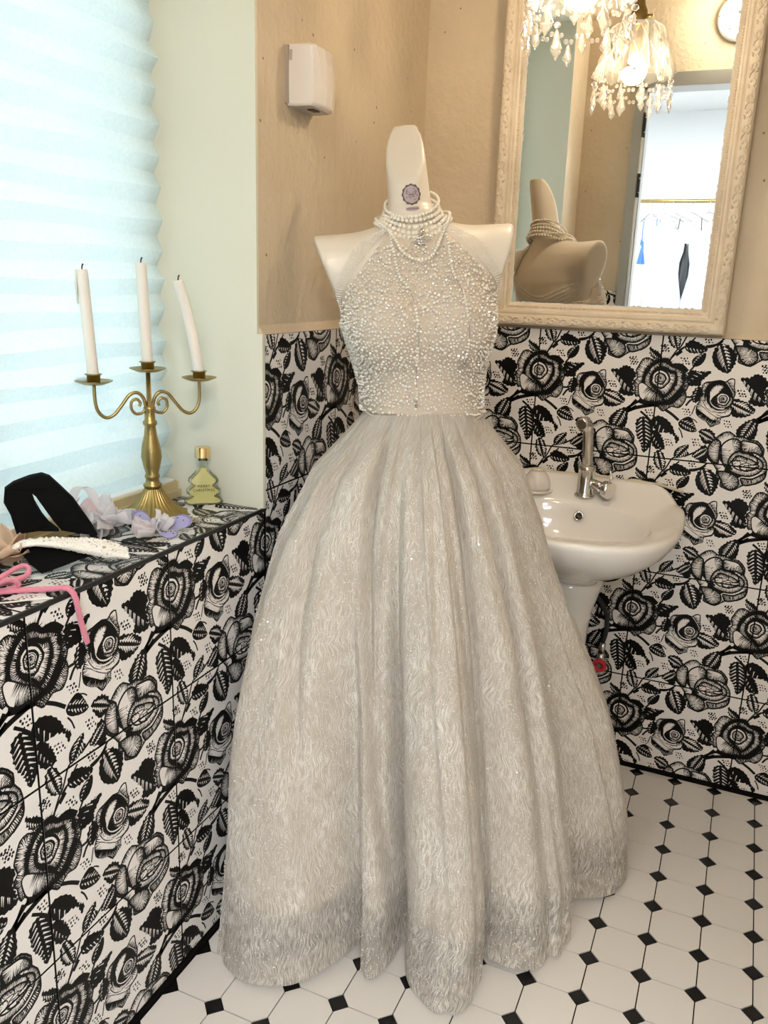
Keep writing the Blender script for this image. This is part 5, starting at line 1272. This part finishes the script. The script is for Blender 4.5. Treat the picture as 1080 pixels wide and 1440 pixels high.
# pink velvet ribbon: loops on the ledge and one end hanging over the edge
pk = empty('pink_ribbon', (-.03, -1.335, LEDGE+.001), 0, 'pink velvet cord looped on the ledge with one end hanging over its edge', 'ribbon')
pr1 = [(-.080, -.045, .010), (-.062, -.020, .016), (-.058, .020, .024), (-.052, .030, .020), (-.046, .018, .012), (-.058, -.020, .010), (-.068, -.048, .012)]
pr2 = [(-.060, -.060, .006), (-.040, -.045, .018), (-.034, -.022, .022), (-.030, -.010, .012), (-.042, -.020, .004), (-.060, -.040, .004)]
pr3 = [(-.055, -.050, .004), (-.035, -.018, .004), (-.012, .000, .004), (.010, .010, .006), (.024, .015, .0085), (.0335, .019, .0075), (.0385, .024, -.004), (.0385, .028, -.022), (.0375, .034, -.050), (.0375, .043, -.083)]
for nme, pp, rr_ in (('loop', pr1, .0046), ('loop', pr2, .0046), ('hanging_end', pr3, .0052)):
    P = catmull(pp, 8); MB().tube(P, [rr_*(1+.10*math.sin(i*1.9)) for i in range(len(P))], 8, flat=.8).build(nme, M['pink'], pk)
tag(MB().tube(catmull([(-.080, -1.41, LEDGE+.002), (-.045, -1.385, LEDGE+.0025), (-.020, -1.360, LEDGE+.003), (.003, -1.345, LEDGE+.0045)], 8), .0013, 6).build('white_cord', mat('white_thread', (.8, .76, .68), .8)), 'thin white cord lying on the ledge at the left edge', 'cord')
# heap of fine bead chain beside the foot
hp = MB(); rc = random.Random(9); Pc = []
for k in range(260):
    a = rc.uniform(0, 6.28); r = abs(rc.gauss(0, .016)); Pc.append((-.070+r*math.cos(a)*.8+.0, -.945+r*math.sin(a)*1.5, LEDGE+.0022+.0045*rc.random()*math.exp(-(r/.016)**2)))
hpo = link('bead_chain', beads_mesh(np.array(Pc)-np.array((-.07, -.945, LEDGE+.001)), nrng.uniform(.0011, .0019, 260), 'bead_chain', mat('smoky_bead', (.45, .40, .34), .2, metal=.5)), None, (-.07, -.945, LEDGE+.001))
tag(hpo, 'small heap of fine bead chain on the ledge near the candelabrum foot', 'necklace')
# ------------------------------------------------------------------ dispenser on the window wall
ds = empty('wall_dispenser', (-.012, -.640, 1.575), 0, 'small white plastic dispenser on the beige wall beside the window recess', 'dispenser')
def dsec(z, w, d, k):
    # plan outline: x out from the wall, y along it; the front is a tilted convex face with a sharp left crease
    return [(.001, -w, z), (d*.86, -w*.90, z), (d, -w*.72+.01*k, z), (d*1.02, -w*.2, z), (d*.97, w*.35, z), (d*.84, w*.80, z), (d*.62, w, z), (.001, w, z)]
rsd = [dsec(0, .050, .056, 1.2), dsec(.004, .052, .060, 1.2), dsec(.03, .053, .0620, 1.0), dsec(.075, .053, .0600, .3), dsec(.098, .052, .0560, 0), dsec(.103, .050, .052, 0)]
b = MB().rings(rsd, True, True, True, 0, False); bo = b.build('housing', M['plastic'], ds); md = bo.modifiers.new('bevel', 'BEVEL'); md.width = .0025; md.segments = 3; md.limit_method = 'ANGLE'
MB().box(.0, -.045, -.0006, .045, .040, .004).build('base_tray', mat('grey_plastic', (.42, .38, .34), .4), ds)
MB().box(.026, -.018, -.0022, .038, .008, .001).build('outlet', M['black'], ds)
MB().box(-.0005, -.056, .004, .006, .054, .100).build('back_plate', mat('grey_back', (.40, .35, .30), .5), ds)
MB().box(.008, -.0545, .075, .012, -.0515, .092).build('key_slot', mat('slot', (.45, .38, .34), .6), bo)
# ------------------------------------------------------------------ the bright dressing room beyond the doorway (seen in the mirror)
M['dressing'] = mat('dressing_room_paint', (.70, .715, .72), .7)
YD0, YD1, XD0, XD1, ZD = Y_FRONT-.15, -5.55, -1.6, 2.6, 2.40
tag(MB().box(XD0, YD1, -.10, XD1, YD0, -.004).build('floor_dressing_room', mat('pale_floor', (.72, .70, .67), .4)), 'pale floor of the dressing room beyond the doorway', kind='structure')
tag(MB().box(XD0, YD1-.1, -.1, XD1, YD1, ZD+.1).build('wall_dressing_back', M['dressing']), 'white dressing room wall behind the clothes rail', kind='structure')
tag(MB().box(XD0-.1, YD1, -.1, XD0, YD0, ZD+.1).build('wall_dressing_left', M['dressing']), 'white side wall of the dressing room, window side', kind='structure')
tag(MB().box(XD1, YD1, -.1, XD1+.1, YD0, ZD+.1).build('wall_dressing_right', M['dressing']), 'white side wall of the dressing room, far side', kind='structure')
tag(MB().box(XD0, YD1, ZD, XD1, YD0, ZD+.1).build('ceiling_dressing_room', M['dressing']), 'white dressing room ceiling', kind='structure')
b = MB(); b.box(XD0, YD0-.02, 0, DX0-.06, YD0, ZD); b.box(DX1+.06, YD0-.02, 0, XD1, YD0, ZD); b.box(DX0-.06, YD0-.02, DZ+.06, DX1+.06, YD0, ZD); tag(b.build('wall_dressing_front', M['dressing']), 'white dressing room side of the doorway wall', kind='structure')
for k, (x, y) in enumerate(((-.2, -2.95), (1.5, -2.95), (-.2, -3.85), (1.5, -3.85))):  # lamps added to light the dressing room and spill through the doorway
    cp = empty('added_panel_lamp', (x, y, ZD), 0, 'added square white panel lamp in dressing room ceiling, %s' % ('near the doorway, window side', 'near the doorway, far side', 'nearer the clothes rail, window side', 'nearer the clothes rail, far side')[k], 'lamp', 'added panel lamps of the dressing room')
    MB().box(-.31, -.31, -.012, .31, .31, -.0005).build('frame', M['white_wall'], cp)
    MB().box(-.29, -.29, -.016, .29, .29, -.0121).build('diffuser', mat('lit_panel', (1, 1, 1), .5, emit=((.94, .98, 1.0), PANEL_STRENGTH)), cp)
YR, ZR = -5.0, 1.70
cr_ = empty('clothes_rail', (.30, YR, 0), 0, 'brass clothes rail of the dressing room, reflected in the mirror', 'clothes rail')
MB().tube([(-1.3, 0, ZR), (1.5, 0, ZR)], .013, 12).build('rail', M['brass'], cr_)
for x in (-1.28, 1.48): MB().tube([(x, 0, 0), (x, 0, ZR)], .013, 12).build('post', M['brass'], cr_)
for x in (-1.28, 1.48): MB().tube([(x, -.22, .012), (x, .22, .012)], .012, 10).build('foot', M['brass'], cr_)
GM = {'white': mat('white_satin', (.50, .52, .54), .5), 'blue': mat('blue_satin', (.08, .22, .62), .4), 'grey': mat('grey_satin', (.06, .065, .07), .25), 'blush': mat('blush_satin', (.82, .66, .58), .45), 'ivory': mat('ivory_satin', (.48, .47, .44), .5)}
def garment(x, dy, kind, label, wsh, flare, length, seed, hz=0.0):
    e = empty('hanging_gown', (x, YR+dy, ZR), 0, label, 'dress', 'gowns on the clothes rail')
    hk = MB(); hk.tube([(.0, .012*math.cos(t), .002+.012*math.sin(t)) for t in np.linspace(-.6, PI+.3, 12)]+[(0, 0, -.05), (0, 0, -.085)], .0022, 6)
    hk.tube(catmull([(-wsh, 0, -.15), (-wsh*.5, 0, -.115), (0, 0, -.085), (wsh*.5, 0, -.115), (wsh, 0, -.15)], 5), .0045, 6); hk.build('hanger', M['silver'], e)
    z0 = -.20-hz
    for s in (-1, 1): MB().tube([(s*wsh*.62, .0, z0+.005), (s*wsh*.66, 0, (-.135+z0)/2), (s*wsh*.60, 0, -.118)], .004, 6).build('strap', GM[kind], e)
    rs = []; rg = random.Random(seed); ph_ = rg.uniform(0, 6)
    for k in range(16):
        t = k/15; zz = z0-length*t
        w = float(np.interp(t, [0, .10, .22, .30, 1], [wsh*.72, wsh*.82, wsh*.58, wsh*.66, flare])); dpt = float(np.interp(t, [0, .2, .3, 1], [.035, .05, .06, min(.11, flare*.55)]))
        rs.append([((w*(1+.10*t*math.sin(9*a+ph_)))*math.cos(a), dpt*(1+.28*t*math.sin(13*a+ph_*2))*math.sin(a), zz+(.02*math.cos(2*a) if k == 0 else 0)) for a in [2*PI*j/72 for j in range(72)]])
    MB().rings(rs, True, False, False).build('gown_body', GM[kind], e)
garment(.06, -.03, 'ivory', 'ivory gown hanging on the rail beside the door frame', .16, .26, 1.30, 1)
garment(-.035, -.08, 'blue', 'short blue satin dress showing beside the ivory gown on the rail', .08, .07, .17, 2, .10)
garment(.135, .06, 'white', 'white gown with wide skirt left of the dark grey dress on the rail', .15, .28, 1.25, 3)
garment(.268, -.03, 'grey', 'dark grey satin dress between two white gowns on the rail', .13, .13, .60, 4, .09)
garment(.40, .07, 'white', 'white gown with wide skirt right of the dark grey dress on the rail', .15, .27, 1.30, 5)
garment(.53, -.03, 'ivory', 'pale gown second from the right among those the mirror shows on the rail', .14, .18, 1.20, 6)
garment(.61, .02, 'blush', 'blush gown at the right edge of the mirror, on the clothes rail', .13, .16, 1.10, 7, .1)
